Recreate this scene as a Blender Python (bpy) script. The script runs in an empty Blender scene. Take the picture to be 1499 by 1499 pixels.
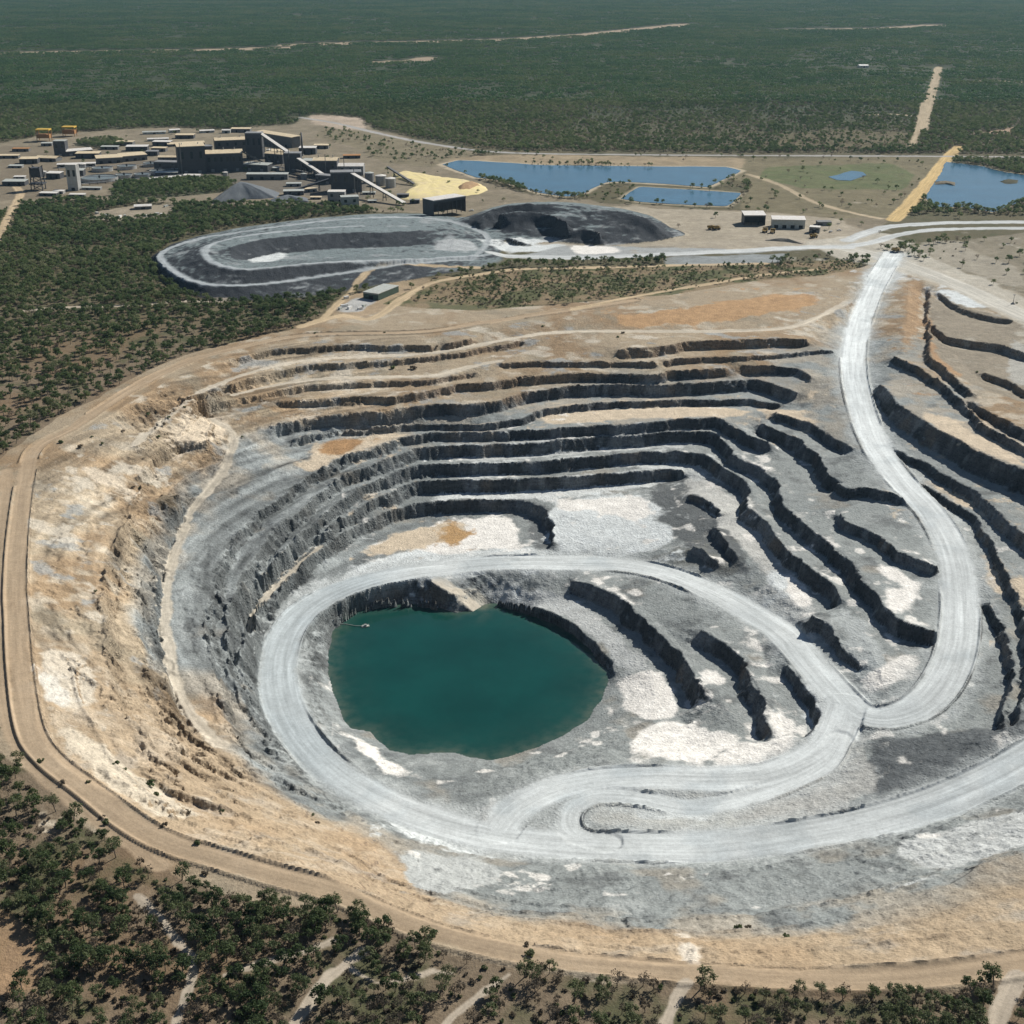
import bpy, bmesh, math, random
import numpy as np
from math import radians, sin, cos, tan, atan, pi, sqrt
from mathutils import Vector, Matrix

scene = bpy.context.scene
ROOT = scene.collection
RNG = np.random.default_rng(7)
random.seed(7)

# ------------------------------------------------------------------ camera
F_PX, CAM_H = 1900.0, 390.0
PITCH = atan((749.5 + 80.0) / F_PX)
cam_d = bpy.data.cameras.new("camera")
cam_d.sensor_width = 36.0
cam_d.lens = F_PX / 1499.0 * 36.0
cam_d.clip_start = 1.0
cam_d.clip_end = 90000.0
cam = bpy.data.objects.new("camera", cam_d)
ROOT.objects.link(cam)
cam.location = (0, 0, CAM_H)
cam.rotation_euler = (radians(90) - PITCH, 0, 0)
scene.camera = cam


def ray(px, py):
    a = (px - 749.5) / F_PX
    b = -(py - 749.5) / F_PX
    return a, cos(PITCH) + b * sin(PITCH), -sin(PITCH) + b * cos(PITCH)


def W(px, py, z=0.0):
    """surveyed photo point at known height -> plan position"""
    x, y, d = ray(px, py)
    t = (z - CAM_H) / d
    return x * t, y * t


# ------------------------------------------------------------------ noise
_tab = RNG.random(65536).astype(np.float32)


def vnoise(x, y, seed=0):
    xi = np.floor(x).astype(np.int64)
    yi = np.floor(y).astype(np.int64)
    fx = (x - xi).astype(np.float32)
    fy = (y - yi).astype(np.float32)
    fx = fx * fx * (3 - 2 * fx)
    fy = fy * fy * (3 - 2 * fy)

    def h(a, b):
        return _tab[((a * 73856093) ^ (b * 19349663) ^ (seed * 83492791)) & 65535]
    n0 = h(xi, yi) * (1 - fx) + h(xi + 1, yi) * fx
    n1 = h(xi, yi + 1) * (1 - fx) + h(xi + 1, yi + 1) * fx
    return (n0 * (1 - fy) + n1 * fy) * 2 - 1


def fbm(x, y, wl, octv=3, seed=0, gain=0.5):
    s = 0
    a = 1.0
    t = 0
    for k in range(octv):
        s = s + a * vnoise(x / wl + 17.3 * k, y / wl - 9.1 * k, seed + k)
        t += a
        a *= gain
        wl *= 0.5
    return s / t


def sstep(a, b, x):
    t = np.clip((x - a) / (b - a), 0, 1)
    return t * t * (3 - 2 * t)


# ------------------------------------------------------------------ polylines
def to_plan(pts, z=0.0):
    """[(px,py[,z])] -> array (n,3)"""
    out = []
    for p in pts:
        zz = p[2] if len(p) > 2 else z
        x, y = W(p[0], p[1], zz)
        out.append((x, y, zz))
    return np.array(out, float)


def resample(P, step, smooth=False):
    P = np.asarray(P, float)
    if smooth and len(P) > 2:
        Q = []
        n = len(P)
        for i in range(n - 1):
            p0 = P[max(i - 1, 0)]; p1 = P[i]; p2 = P[i + 1]; p3 = P[min(i + 2, n - 1)]
            for t in np.linspace(0, 1, 9)[:-1]:
                Q.append(0.5 * ((2 * p1) + (-p0 + p2) * t + (2 * p0 - 5 * p1 + 4 * p2 - p3) * t * t
                                + (-p0 + 3 * p1 - 3 * p2 + p3) * t ** 3))
        Q.append(P[-1])
        P = np.array(Q)
    d = np.r_[0, np.cumsum(np.hypot(*(np.diff(P[:, :2], axis=0).T)))]
    n = max(2, int(d[-1] / step) + 1)
    s = np.linspace(0, d[-1], n)
    return np.stack([np.interp(s, d, P[:, k]) for k in range(P.shape[1])], 1)


def normals_right(P):
    t = np.gradient(P[:, :2], axis=0)
    t /= np.maximum(1e-6, np.hypot(t[:, 0], t[:, 1]))[:, None]
    return np.stack([t[:, 1], -t[:, 0]], 1)


# ------------------------------------------------------------------ height solver
class HGrid:
    def __init__(s, x0, x1, y0, y1, c):
        s.x0, s.y0, s.c = x0, y0, c
        s.nx = int((x1 - x0) / c / 16) * 16 + 1
        s.ny = int((y1 - y0) / c / 16) * 16 + 1
        s.x1 = x0 + (s.nx - 1) * c
        s.y1 = y0 + (s.ny - 1) * c
        s.z = np.zeros((s.ny, s.nx), np.float32)
        s.m = np.zeros((s.ny, s.nx), bool)
        s.m[0, :] = s.m[-1, :] = s.m[:, 0] = s.m[:, -1] = True
        s.X, s.Y = np.meshgrid(x0 + np.arange(s.nx) * c, y0 + np.arange(s.ny) * c)

    def line(s, P):
        P = resample(P, s.c * 0.45)
        i = np.rint((P[:, 0] - s.x0) / s.c).astype(int)
        j = np.rint((P[:, 1] - s.y0) / s.c).astype(int)
        ok = (i > 0) & (i < s.nx - 1) & (j > 0) & (j < s.ny - 1)
        s.z[j[ok], i[ok]] = P[ok, 2]
        s.m[j[ok], i[ok]] = True

    def band(s, P, hw):
        d, z, _, _, sl = dist_line(s.X, s.Y, P, hw)
        k = d < hw
        s.z[k] = z[k]
        s.m[k] = True

    def area(s, mask, z):
        s.z[mask] = z
        s.m[mask] = True

    def solve(s):
        levels = []
        z, m = s.z, s.m
        while min(z.shape) > 20 and z.shape[0] % 2 and z.shape[1] % 2 and len(levels) < 4:
            levels.append((z, m))
            ny, nx = z.shape
            w = m.astype(np.float32)
            zz = np.zeros(((ny + 1) // 2, (nx + 1) // 2), np.float32)
            ww = np.zeros_like(zz)
            for dj in (-1, 0, 1):
                for di in (-1, 0, 1):
                    k = (1.0 if dj == 0 else .5) * (1.0 if di == 0 else .5)
                    src_z = np.zeros((ny + 2, nx + 2), np.float32)
                    src_w = np.zeros((ny + 2, nx + 2), np.float32)
                    src_z[1:-1, 1:-1] = z * w
                    src_w[1:-1, 1:-1] = w
                    zz += k * src_z[1 + dj:1 + dj + ny:2, 1 + di:1 + di + nx:2]
                    ww += k * src_w[1 + dj:1 + dj + ny:2, 1 + di:1 + di + nx:2]
            mm = ww > 0.45
            zn = np.where(mm, zz / np.maximum(ww, 1e-6), 0).astype(np.float32)
            z, m = zn, mm
        levels.append((z, m))
        u = None
        for lev, (z, m) in enumerate(reversed(levels)):
            if u is None:
                u = z.copy()
                it = 1500
            else:
                ny, nx = z.shape
                U = np.zeros((ny, nx), np.float32)
                U[::2, ::2] = u[:(ny + 1) // 2, :(nx + 1) // 2]
                U[1::2, ::2] = 0.5 * (U[:-1:2, ::2] + U[2::2, ::2])
                U[:, 1::2] = 0.5 * (U[:, :-1:2] + U[:, 2::2])
                u = U
                it = 160 if ny * nx < 300000 else 70
            u[m] = z[m]
            mi = m[1:-1, 1:-1]
            zi = z[1:-1, 1:-1]
            for _ in range(it):
                v = 0.25 * (u[:-2, 1:-1] + u[2:, 1:-1] + u[1:-1, :-2] + u[1:-1, 2:])
                u[1:-1, 1:-1] = np.where(mi, zi, v)
        s.z = u

    def sample(s, x, y):
        fx = np.clip((x - s.x0) / s.c, 0, s.nx - 1.001)
        fy = np.clip((y - s.y0) / s.c, 0, s.ny - 1.001)
        i = fx.astype(int); j = fy.astype(int)
        a = fx - i; b = fy - j
        z = s.z
        v = (z[j, i] * (1 - a) + z[j, i + 1] * a) * (1 - b) + (z[j + 1, i] * (1 - a) + z[j + 1, i + 1] * a) * b
        ins = (x > s.x0) & (x < s.x1) & (y > s.y0) & (y < s.y1)
        return np.where(ins, v, 0.0)


def dist_line(X, Y, P, reach):
    """distance, height, signed across, along for points near polyline P (n,3)"""
    sh = X.shape
    x = X.ravel(); y = Y.ravel()
    D = np.full(x.shape, 1e9); Z = np.zeros(x.shape); S = np.zeros(x.shape); T = np.zeros(x.shape)
    sel = np.nonzero((x > P[:, 0].min() - reach) & (x < P[:, 0].max() + reach) &
                     (y > P[:, 1].min() - reach) & (y < P[:, 1].max() + reach))[0]
    xs = x[sel]; ys = y[sel]
    # coarse bins in x to limit work
    order = np.argsort(xs, kind='stable')
    xs = xs[order]; ys = ys[order]; sel = sel[order]
    d = np.full(xs.shape, 1e9); z = np.zeros(xs.shape); s_ = np.zeros(xs.shape); t_ = np.zeros(xs.shape)
    acc = 0.0
    for k in range(len(P) - 1):
        ax, ay, az = P[k][:3]; bx, by, bz = P[k + 1][:3]
        L = math.hypot(bx - ax, by - ay)
        if L < 1e-6:
            continue
        lo = np.searchsorted(xs, min(ax, bx) - reach); hi = np.searchsorted(xs, max(ax, bx) + reach)
        if hi > lo:
            yy = ys[lo:hi]
            q = np.nonzero((yy > min(ay, by) - reach) & (yy < max(ay, by) + reach))[0] + lo
            if len(q):
                ux, uy = (bx - ax) / L, (by - ay) / L
                rx = xs[q] - ax; ry = ys[q] - ay
                t = np.clip(rx * ux + ry * uy, 0, L)
                dd = np.hypot(rx - t * ux, ry - t * uy)
                b = dd < d[q]
                qq = q[b]
                d[qq] = dd[b]
                z[qq] = az + (bz - az) * t[b] / L
                s_[qq] = np.sign(rx[b] * uy - ry[b] * ux) * dd[b]
                t_[qq] = acc + t[b]
        acc += L
    D[sel] = d; Z[sel] = z; S[sel] = s_; T[sel] = t_
    return D.reshape(sh), Z.reshape(sh), T.reshape(sh), S.reshape(sh), None


def in_poly(X, Y, P):
    sh = X.shape
    x = X.ravel(); y = Y.ravel()
    out = np.zeros(x.shape, bool)
    P = np.asarray(P)[:, :2]
    sel = np.nonzero((x > P[:, 0].min()) & (x < P[:, 0].max()) & (y > P[:, 1].min()) & (y < P[:, 1].max()))[0]
    xs = x[sel]; ys = y[sel]
    c = np.zeros(xs.shape, bool)
    n = len(P)
    for i in range(n):
        x1, y1 = P[i]; x2, y2 = P[(i + 1) % n]
        if y1 == y2:
            continue
        k = ((y1 > ys) != (y2 > ys)) & (xs < (x2 - x1) * (ys - y1) / (y2 - y1) + x1)
        c ^= k
    out[sel] = c
    return out.reshape(sh)


# ------------------------------------------------------------------ pit survey
G1 = HGrid(-470, 640, 360, 1760, 1.25)

RIM_px = [(42, 700), (38, 860), (44, 1007), (56, 1057), (79, 1101), (117, 1139), (176, 1171), (205, 1192), (252, 1222),
          (323, 1240), (400, 1262), (480, 1285), (549, 1318), (619, 1345), (688, 1366), (792, 1388), (870, 1402),
          (1000, 1416), (1150, 1420), (1300, 1415), (1499, 1390)]
RIM_top = [(1499, 478), (1400, 432), (1345, 408), (1310, 398), (1275, 398), (1255, 416), (1200, 424), (1134, 428), (1080, 446), (975, 450),
           (900, 459), (840, 463), (700, 479), (617, 492), (450, 498), (350, 516), (270, 545), (187, 590), (107, 640),
           (60, 675)]
east = np.array([(330, 470, 0), (430, 560, 0), (520, 700, 0), (570, 850, 0), (590, 1000, 0), (590, 1200, 0), (580, 1320, 0)], float)
RIM = np.vstack([to_plan(RIM_px), east, to_plan(RIM_top)])
RIM_C = resample(np.vstack([RIM, RIM[:1]]), 6)
_n = normals_right(RIM_C)
RIM_C[:, :2] += _n * (fbm(RIM_C[:, 0], RIM_C[:, 1], 30, 2, 5) * 2.5)[:, None]
G1.area(~in_poly(G1.X, G1.Y, RIM_C), 0.0)

FACES = []


def face(pts, zc=None, zt=None, slope=64, rough=1.9):
    """bench face: crest line as surveyed, toe below it on the right-hand side"""
    n = len(pts)
    if zc is None:
        zc = [p[2] for p in pts]; zt = [p[3] for p in pts]
    else:
        zc = np.linspace(zc[0], zc[1], n) if isinstance(zc, tuple) else np.full(n, zc)
        zt = np.linspace(zt[0], zt[1], n) if isinstance(zt, tuple) else np.full(n, zt)
    P = np.array([(*W(p[0], p[1], z), z, zz) for p, z, zz in zip(pts, zc, zt)])
    P = resample(P, 3.0)
    s = np.arange(len(P))
    nr = normals_right(P)
    k = np.ones(5) / 5
    for a in (0, 1):
        nr[:, a] = np.convolve(np.pad(nr[:, a], 2, mode='edge'), k, 'valid')
    sd = len(FACES) * 3 + 40
    off = (fbm(s * 3.0, s * 0 + 5, 14, 2, sd) * rough + fbm(s * 3.0, s * 0 + 9, 45, 1, sd + 1) * rough)
    C = P[:, :2] + nr * off[:, None]
    h = P[:, 2] - P[:, 3]
    run = h / tan(radians(slope)) * (1 + 0.7 * fbm(s * 3.0, s * 0 + 2, 10, 2, sd + 2) + 0.5 * fbm(s * 3.0, s * 0 + 4, 34, 2, sd + 2)) + 0.5
    T = C + nr * run[:, None]
    G1.line(np.c_[C, P[:, 2] + .8])
    G1.line(np.c_[T, P[:, 3] - .8])
    FACES.append((np.c_[C, P[:, 2]], np.c_[T, P[:, 3]]))


def lev(pts, z=None):
    P = to_plan(pts, z if z is not None else 0)
    G1.line(P)


# --- upper back wall
face([(905, 511), (950, 509), (985, 504), (1000, 500), (1040, 498), (1100, 497), (1180, 495)], -4, -12)
face([(735, 532), (790, 529), (850, 530), (920, 530), (960, 531)], -13, -17)
face([(975, 529), (1000, 524), (1100, 522), (1215, 512)], -12, (-18, -14))
face([(407, 588), (483, 583), (583, 582), (627, 574), (670, 563), (717, 560), (750, 556), (770, 551)], -21, (-26, -28))
face([(753, 553), (800, 549), (850, 546), (900, 548), (965, 549)], (-20, -19), -27)
face([(967, 549), (985, 543), (1030, 541), (1065, 539)], -18, -26)
face([(1088, 535), (1130, 537), (1165, 540), (1187, 552)], -18, (-27, -22))
face([(400, 624), (440, 614), (483, 607), (583, 598), (627, 593), (683, 591), (725, 588), (770, 575), (830, 566), (880, 563), (950, 565), (1000, 562), (1090, 557)], (-29, -27), (-38, -37))
face([(1100, 556), (1130, 562), (1165, 575)], -27, -37)
face([(430, 645), (490, 630), (590, 621), (650, 622), (697, 621), (730, 619), (770, 611), (797, 600), (883, 590), (1000, 587), (1100, 585), (1140, 592)], (-39, -38), (-44, -43))
# --- main benches, back wall and round the west side
face([(365, 1110, -60, -66), (325, 1050, -58, -66), (305, 980, -57, -66), (300, 910, -56, -64), (312, 850, -55, -62), (340, 795, -54, -60), (390, 742, -52, -58),
      (447, 701, -50, -56), (520, 664, -46, -53), (589, 641, -43, -50), (633, 634, -43, -50)], None, None, 56, 2.6)
face([(633, 634), (780, 631), (850, 625), (900, 622), (1000, 614), (1050, 612), (1080, 627), (1100, 640), (1127, 647)], (-43, -42), (-50, -52))
face([(390, 1085, -70, -75), (355, 1040, -68, -75), (333, 985, -66, -75), (325, 930, -65, -73), (337, 880, -63, -71), (362, 830, -61, -68), (400, 780, -59, -66), (445, 740, -57, -64),
      (500, 697, -54, -61), (560, 676, -51, -59), (612, 657, -50, -59), (652, 654, -50, -60)], None, None, 56, 2.6)
face([(652, 654), (711, 652), (780, 649), (900, 637), (1037, 631), (1057, 637), (1077, 667)], (-50, -52), (-60, -62))
face([(368, 1030, -76, -82), (352, 960, -74, -82), (352, 910, -72, -80), (370, 862, -69, -77), (407, 812, -67, -74), (457, 766, -64.5, -71), (520, 720, -61.5, -69), (577, 692, -60, -69),
      (617, 681, -60, -70)], None, None, 56, 2.4)
face([(617, 681), (780, 676), (870, 669), (983, 660), (1034, 663), (1056, 678), (1087, 704), (1099, 723), (1090, 742)], (-60, -61), (-70, -71))
face([(372, 960, -83, -90), (366, 915, -81, -88), (380, 874, -78, -85), (412, 832, -75, -82), (457, 792, -72.5, -79), (520, 747, -70.5, -78), (572, 721, -70, -79), (610, 707, -70, -80)], None, None, 56, 2.4)
face([(610, 707), (659, 704), (780, 701), (850, 697), (920, 692), (997, 687)], (-70, -70), (-81, -79), 68)
face([(402, 872, -84, -91), (428, 842, -82, -90), (462, 812, -80, -88), (520, 773, -80, -88), (593, 740, -81, -91), (645, 733, -81, -91), (740, 731, -81, -91), (768, 733, -82, -91), (795, 742, -82, -91), (808, 765, -83, -91), (811, 797, -86, -90.5)])
# --- east terraces between the two haul roads
face([(1135, 604), (1180, 620), (1212, 636), (1244, 655)], (-34, -34), (-40, -42))
face([(1113, 622), (1150, 637), (1175, 645), (1193, 665), (1217, 700), (1228, 706)], -41, -52)
face([(1228, 707), (1245, 716), (1266, 715), (1295, 720), (1320, 729)], -40, -47)
face([(1232, 752), (1240, 766), (1289, 787), (1315, 808), (1345, 818), (1370, 828)], -46, -53)
face([(1077, 667), (1103, 681), (1137, 700), (1150, 738), (1185, 775), (1222, 806), (1248, 828), (1287, 873), (1310, 905), (1335, 918), (1372, 928)],
     (-52, -53), (-61, -63))
face([(1092, 744), (1117, 760), (1143, 793), (1160, 813), (1190, 835), (1222, 862), (1230, 876)], -61, -71)
face([(1191, 900), (1217, 917), (1234, 950), (1258, 978)], (-63, -67), (-73, -70))
face([(1011, 723), (1039, 735), (1056, 751)], -70, -75)
face([(1042, 770), (1060, 793), (1077, 815)], -70, -77)
face([(1012, 800), (1030, 805), (1052, 822)], -74, -80)
# --- south of the haul road, benches east of the lake
face([(847, 850), (904, 870), (947, 907), (975, 933), (1008, 976), (1020, 995), (1029, 1012)], (-88, -86), (-98, -99))
face([(1030, 922), (1060, 940), (1083, 958), (1098, 985), (1110, 1012), (1122, 1032), (1124, 1052), (1130, 1068)], -78, -87, 60)
face([(1150, 975), (1172, 1000), (1192, 1030), (1202, 1052), (1195, 1072)], (-73, -72), -79)
# --- walls east of the haul road
face([(1425, 588), (1460, 612), (1499, 628), (1570, 668)], -6, -14)
face([(1308, 522), (1340, 536), (1377, 560), (1410, 590), (1440, 622), (1500, 655), (1580, 690)], -8, -14)
face([(1287, 562), (1300, 575), (1321, 599), (1367, 626), (1434, 661), (1499, 690), (1590, 735)], (-14, -15), (-26, -33), 58)
face([(1305, 655), (1330, 668), (1361, 678), (1396, 706), (1431, 723), (1457, 746), (1483, 767), (1530, 815), (1560, 900)], (-33, -34), (-38, -43))
face([(1352, 712), (1396, 733), (1427, 757), (1452, 786), (1462, 815), (1478, 845), (1495, 885), (1502, 950), (1500, 1010), (1492, 1055)], (-42, -46), (-47, -53))
face([(1448, 880), (1460, 905), (1474, 940), (1477, 1000), (1470, 1062)], (-52, -52), (-58, -59))
# --- west wall upper benches
face([(215, 1085), (172, 1015), (154, 945), (150, 870), (163, 805), (185, 760)], -17, -26, 50, 3.2)
face([(262, 1090), (225, 1040), (206, 980), (198, 920), (198, 860), (208, 800), (222, 762)], (-34, -32), (-44, -41), 50, 3.2)
face([(205, 700), (225, 672), (255, 652), (300, 645)], -20, -26, 58)
face([(215, 745), (240, 735), (275, 725)], -29, -35, 60)
face([(270, 600), (350, 559), (450, 535), (617, 525), (700, 511), (760, 501)], -8.8, -13, 55, 1.5)
face([(305, 599), (350, 585), (450, 565), (550, 560), (633, 558), (690, 547)], -17.5, -21, 55, 1.5)
face([(330, 530), (400, 512), (500, 505), (640, 506), (690, 496)], (-2, -2), (-6, -6), 50, 1.5)
face([(1368, 476), (1384, 494), (1420, 500), (1470, 506), (1520, 524)], -1.5, -8, 56, 2.2)
face([(1364, 424), (1358, 470), (1362, 520), (1392, 548), (1420, 575)], -3, -9, 54, 2.0)
face([(1372, 428), (1395, 446), (1440, 462), (1490, 470)], -1, -5, 50, 1.5)
face([(1440, 545), (1480, 560), (1530, 590)], -3, -8, 54, 2)
# --- level guides
lev([(470, 640, -44), (560, 628, -44), (700, 622, -43)])
lev([(850, 605, -43), (1000, 598, -43), (1095, 600, -42)])
lev([(830, 750, -80), (900, 760, -81), (960, 780, -82), (900, 790, -84), (830, 780, -84)])
lev([(540, 812, -91), (600, 790, -91.5), (680, 775, -91.5), (750, 775, -91)])
lev([(395, 900, -92), (450, 850, -92), (500, 822, -91)])
lev([(1330, 405, -1), (1330, 440, -2), (1325, 480, -5), (1322, 515, -9)])
lev([(1362, 425, -3), (1358, 470, -7), (1352, 515, -10)])
lev([(1400, 520, -7), (1440, 560, -7), (1499, 590, -5)])
lev([(900, 905, -99), (950, 960, -99), (960, 1030, -100), (1000, 1060, -98)])
lev([(900, 860, -88), (960, 905, -87), (1040, 990, -87), (1080, 1060, -87), (1000, 1090, -92)])
lev([(1110, 950, -79), (1140, 1020, -79), (1150, 1070, -80)])
lev([(1130, 850, -72), (1170, 890, -72)])
lev([(1260, 870, -62), (1270, 940, -63), (1290, 990, -64)])
lev([(1499, 1050, -44), (1440, 1085, -50), (1400, 1120, -55)])
lev([(560, 1282, -36), (640, 1312, -37), (740, 1330, -38), (860, 1340, -38), (1000, 1344, -38), (1100, 1342, -37), (1250, 1320, -33), (1380, 1285, -28), (1499, 1250, -22)])
lev([(560, 1270, -44), (650, 1295, -47), (740, 1312, -50), (860, 1325, -48), (1000, 1330, -47), (1100, 1328, -46), (1250, 1305, -42), (1380, 1270, -37), (1499, 1235, -32)])
lev([(640, 1262, -66), (720, 1278, -68), (800, 1290, -67)])

# --- the lake
LAKE_px = [(486, 925), (481, 960), (480, 985), (487, 1010), (505, 1055), (515, 1066), (545, 1070), (556, 1085), (568, 1098), (600, 1104), (640, 1101),
           (672, 1102), (690, 1110), (715, 1113), (745, 1107), (790, 1092), (830, 1074), (860, 1052), (880, 1025), (890, 1000),
           (893, 985), (875, 968), (862, 945), (845, 930), (815, 915), (790, 905), (760, 893), (730, 884), (712, 884), (690, 894),
           (665, 897), (640, 889), (610, 884), (575, 884), (540, 888), (512, 893), (497, 905)]
LAKE_Z = -109.0
LK = to_plan(LAKE_px, LAKE_Z)
LKc = resample(np.vstack([LK, LK[:1]]), 2.5)
_c = LK[:, :2].mean(0)
LKc[:, :2] += (LKc[:, :2] - _c) * (0.012 * fbm(LKc[:, 0], LKc[:, 1], 12, 2, 77))[:, None]
G1.line(LKc)
inn = LKc.copy()
inn[:, :2] = _c + (inn[:, :2] - _c) * 0.965
inn[:, 2] = LAKE_Z - 6
G1.area(in_poly(G1.X, G1.Y, inn), LAKE_Z - 6)
# lake wall crests
lk_wall = [(490, 905, -101), (520, 884, -100), (560, 875, -100), (610, 874, -100), (640, 880, -101)]
G1.line(to_plan(lk_wall))
lk_wall2 = [(730, 875, -102), (770, 884, -101), (810, 898, -101), (845, 917, -101), (869, 940, -102), (890, 965, -103), (904, 985, -104)]
G1.line(to_plan(lk_wall2))

# --- roads: (points, half width m)
HAUL = [
    ([(1308, 372, 0), (1296, 392, 0), (1275, 430, -5), (1254, 490, -14), (1250, 540, -20), (1259, 590, -26), (1281, 650, -33), (1318, 702, -39), (1366, 755, -45),
      (1395, 810, -49), (1405, 870, -54), (1403, 935, -58.5), (1385, 990, -62), (1350, 1032, -65.5), (1300, 1050, -68), (1255, 1042, -70), (1222, 1012, -71.5), (1190, 975, -73),
      (1150, 930, -76), (1100, 897, -79), (1050, 870, -81.5), (1000, 848, -84), (950, 833, -86), (900, 826, -88), (850, 824, -89), (750, 823, -90.5), (660, 828, -91.5)], 13),
    ([(660, 830, -91.5), (590, 838, -92), (520, 855, -92.5), (462, 882, -93), (428, 915, -93), (410, 955, -93), (408, 1005, -92.5), (428, 1060, -91),
      (475, 1118, -89.5), (540, 1162, -88), (620, 1197, -86), (710, 1222, -84), (850, 1236, -80.5), (1000, 1240, -76.5), (1100, 1233, -73), (1230, 1213, -68), (1330, 1188, -63),
      (1420, 1155, -57), (1499, 1115, -52), (1600, 1050, -45), (1700, 980, -38)], 13),
    ([(1238, 1030, -70.5), (1222, 1075, -72.5), (1190, 1107, -74.5), (1130, 1133, -76.5), (1050, 1140, -78), (960, 1138, -79.5), (880, 1142, -81), (810, 1157, -82.5), (755, 1185, -83.5), (730, 1215, -84)], 12),
    ([(1230, 1082, -73), (1204, 1122, -75), (1120, 1160, -77.8), (1020, 1182, -80), (940, 1170, -81), (880, 1166, -81.5), (845, 1178, -82), (832, 1200, -82), (845, 1222, -81.5), (890, 1234, -80)], 7),
]
PATHS = [  # ochre bench tracks inside the pit (half width)
    ([(300, 612, -24), (335, 628, -28), (341, 650, -33), (328, 685, -39), (305, 720, -44), (280, 750, -47), (255, 812, -50), (243, 855, -52), (240, 900, -53), (246, 950, -54), (258, 1000, -54), (280, 1047, -54), (322, 1090, -54)], 4.5),
    ([(366, 932, -88), (369, 905, -86.2), (380, 882, -84.6), (400, 861, -83.2), (430, 832, -81.6), (470, 800, -80)], 4.0),
    ([(640, 850, -92), (664, 864, -97), (686, 881, -104.5), (702, 896, -110.5)], 6.5),
    ([(200, 650, -9), (225, 622, -9), (270, 590, -9), (350, 551, -8.5), (450, 527, -8), (617, 518, -8), (710, 503, -7), (783, 490, -6), (850, 485, -5.5), (960, 485, -5.5), (1050, 485, -5.5), (1150, 480, -5), (1200, 463, -4), (1240, 442, -3)], 5),
    ([(215, 640, -16), (262, 604, -17), (350, 577, -17), (450, 557, -16.5), (550, 552, -16), (633, 550, -15.5), (683, 538, -14.5), (733, 528, -13.5)], 4),
]
def road_line(pts, smooth=True):
    return resample(to_plan(pts), 4.0, smooth)
HAUL_L = [(road_line(p), hw) for p, hw in HAUL]
PATH_L = [(road_line(p), hw) for p, hw in PATHS]
for P, hw in PATH_L:
    G1.band(P, hw)
for P, hw in HAUL_L:
    G1.band(P, hw + 1.5)
G1.solve()
_gz = np.hypot(*np.gradient(G1.z, G1.c))
for _ in range(3):
    _gz = (_gz + np.roll(_gz, 1, 0) + np.roll(_gz, -1, 0) + np.roll(_gz, 1, 1) + np.roll(_gz, -1, 1)) / 5
G1S = HGrid(-470, 640, 360, 1760, 1.25); G1S.z = _gz.astype(np.float32)

# ------------------------------------------------------------------ stockpile survey
G2 = HGrid(-720, 520, 1470, 2250, 2.0)
SP1 = to_plan([(218, 378), (228, 398), (262, 428), (300, 440), (335, 444), (424, 440), (536, 424), (611, 410), (690, 398), (740, 386), (740, 352), (722, 334), (690, 322), (640, 312),
               (540, 312), (461, 318), (349, 333), (285, 345), (245, 360)])
SP2 = to_plan([(676, 330), (684, 318), (716, 299), (765, 293), (830, 293), (906, 303), (950, 312), (978, 330), (1012, 346), (960, 355), (891, 361), (803, 356), (770, 362), (735, 352), (728, 338), (700, 330)])
def closed(P, step=5):
    Q = resample(np.vstack([P, P[:1]]), step)
    n = normals_right(Q)
    Q[:, :2] += n * (fbm(Q[:, 0], Q[:, 1], 40, 3, 91) * 5)[:, None]
    return Q
SP1c, SP2c = closed(SP1), closed(SP2)
G2.area(~(in_poly(G2.X, G2.Y, SP1c) | in_poly(G2.X, G2.Y, SP2c)), 0)
SPR = [
    ([(690, 380, 4), (620, 384, 10), (574, 389, 12), (461, 406, 12), (368, 417, 12), (305, 416, 12), (266, 404, 12), (236, 380, 12), (243, 366, 12), (290, 350, 12), (349, 340, 12), (461, 325, 12), (536, 319, 11), (600, 318, 9), (650, 322, 7), (690, 333, 5), (715, 348, 5), (703, 368, 6), (690, 380, 4)], 5),
    ([(715, 373, 5), (640, 378, 11), (574, 380, 17.5), (461, 385, 23), (368, 394, 23.5), (318, 387, 23.5), (300, 372, 23.5), (308, 358, 23.5), (349, 347, 23.5), (420, 338, 23.5), (480, 333, 23), (530, 331, 21)], 4.5),
]
SPR_L = [(road_line(p), hw) for p, hw in SPR]
def l2(pts, wob=0):
    P = resample(to_plan(pts), 6)
    if wob:
        n = normals_right(P)
        P[:, :2] += n * (fbm(P[:, 0], P[:, 1], 26, 2, 33) * wob)[:, None]
    G2.line(P)
l2([(335, 362, 23.5), (387, 349, 23.5), (480, 341, 22.5), (560, 340, 21.5), (625, 337, 19)], 3)
l2([(354, 383, 10), (395, 373, 9), (480, 365, 8), (560, 362, 8), (640, 358, 8)], 3)
l2([(390, 384, 10), (470, 379, 9), (560, 373, 8), (660, 368, 6)], 2)
l2([(640, 334, 17), (665, 337, 14), (682, 346, 11)], 4)
for P, hw in SPR_L:
    G2.band(P, hw)
# dark central heap
l2([(695, 325, 13), (722, 305, 26), (765, 299, 30), (828, 299, 31), (900, 309, 31), (940, 317, 28), (962, 331, 17)], 4)
l2([(700, 331, 9), (730, 323, 12), (755, 321, 12), (790, 325, 12)], 3)
l2([(728, 313, 26), (760, 308, 28), (790, 311, 29), (830, 323, 27)], 4)
l2([(785, 333, 11), (830, 336, 12), (860, 336, 16), (875, 341, 16)], 4)
l2([(800, 346, 4), (845, 350, 5), (880, 353, 4)], 3)
l2([(735, 340, 4), (755, 352, 6), (775, 357, 3)], 2)
G2.solve()

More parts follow.
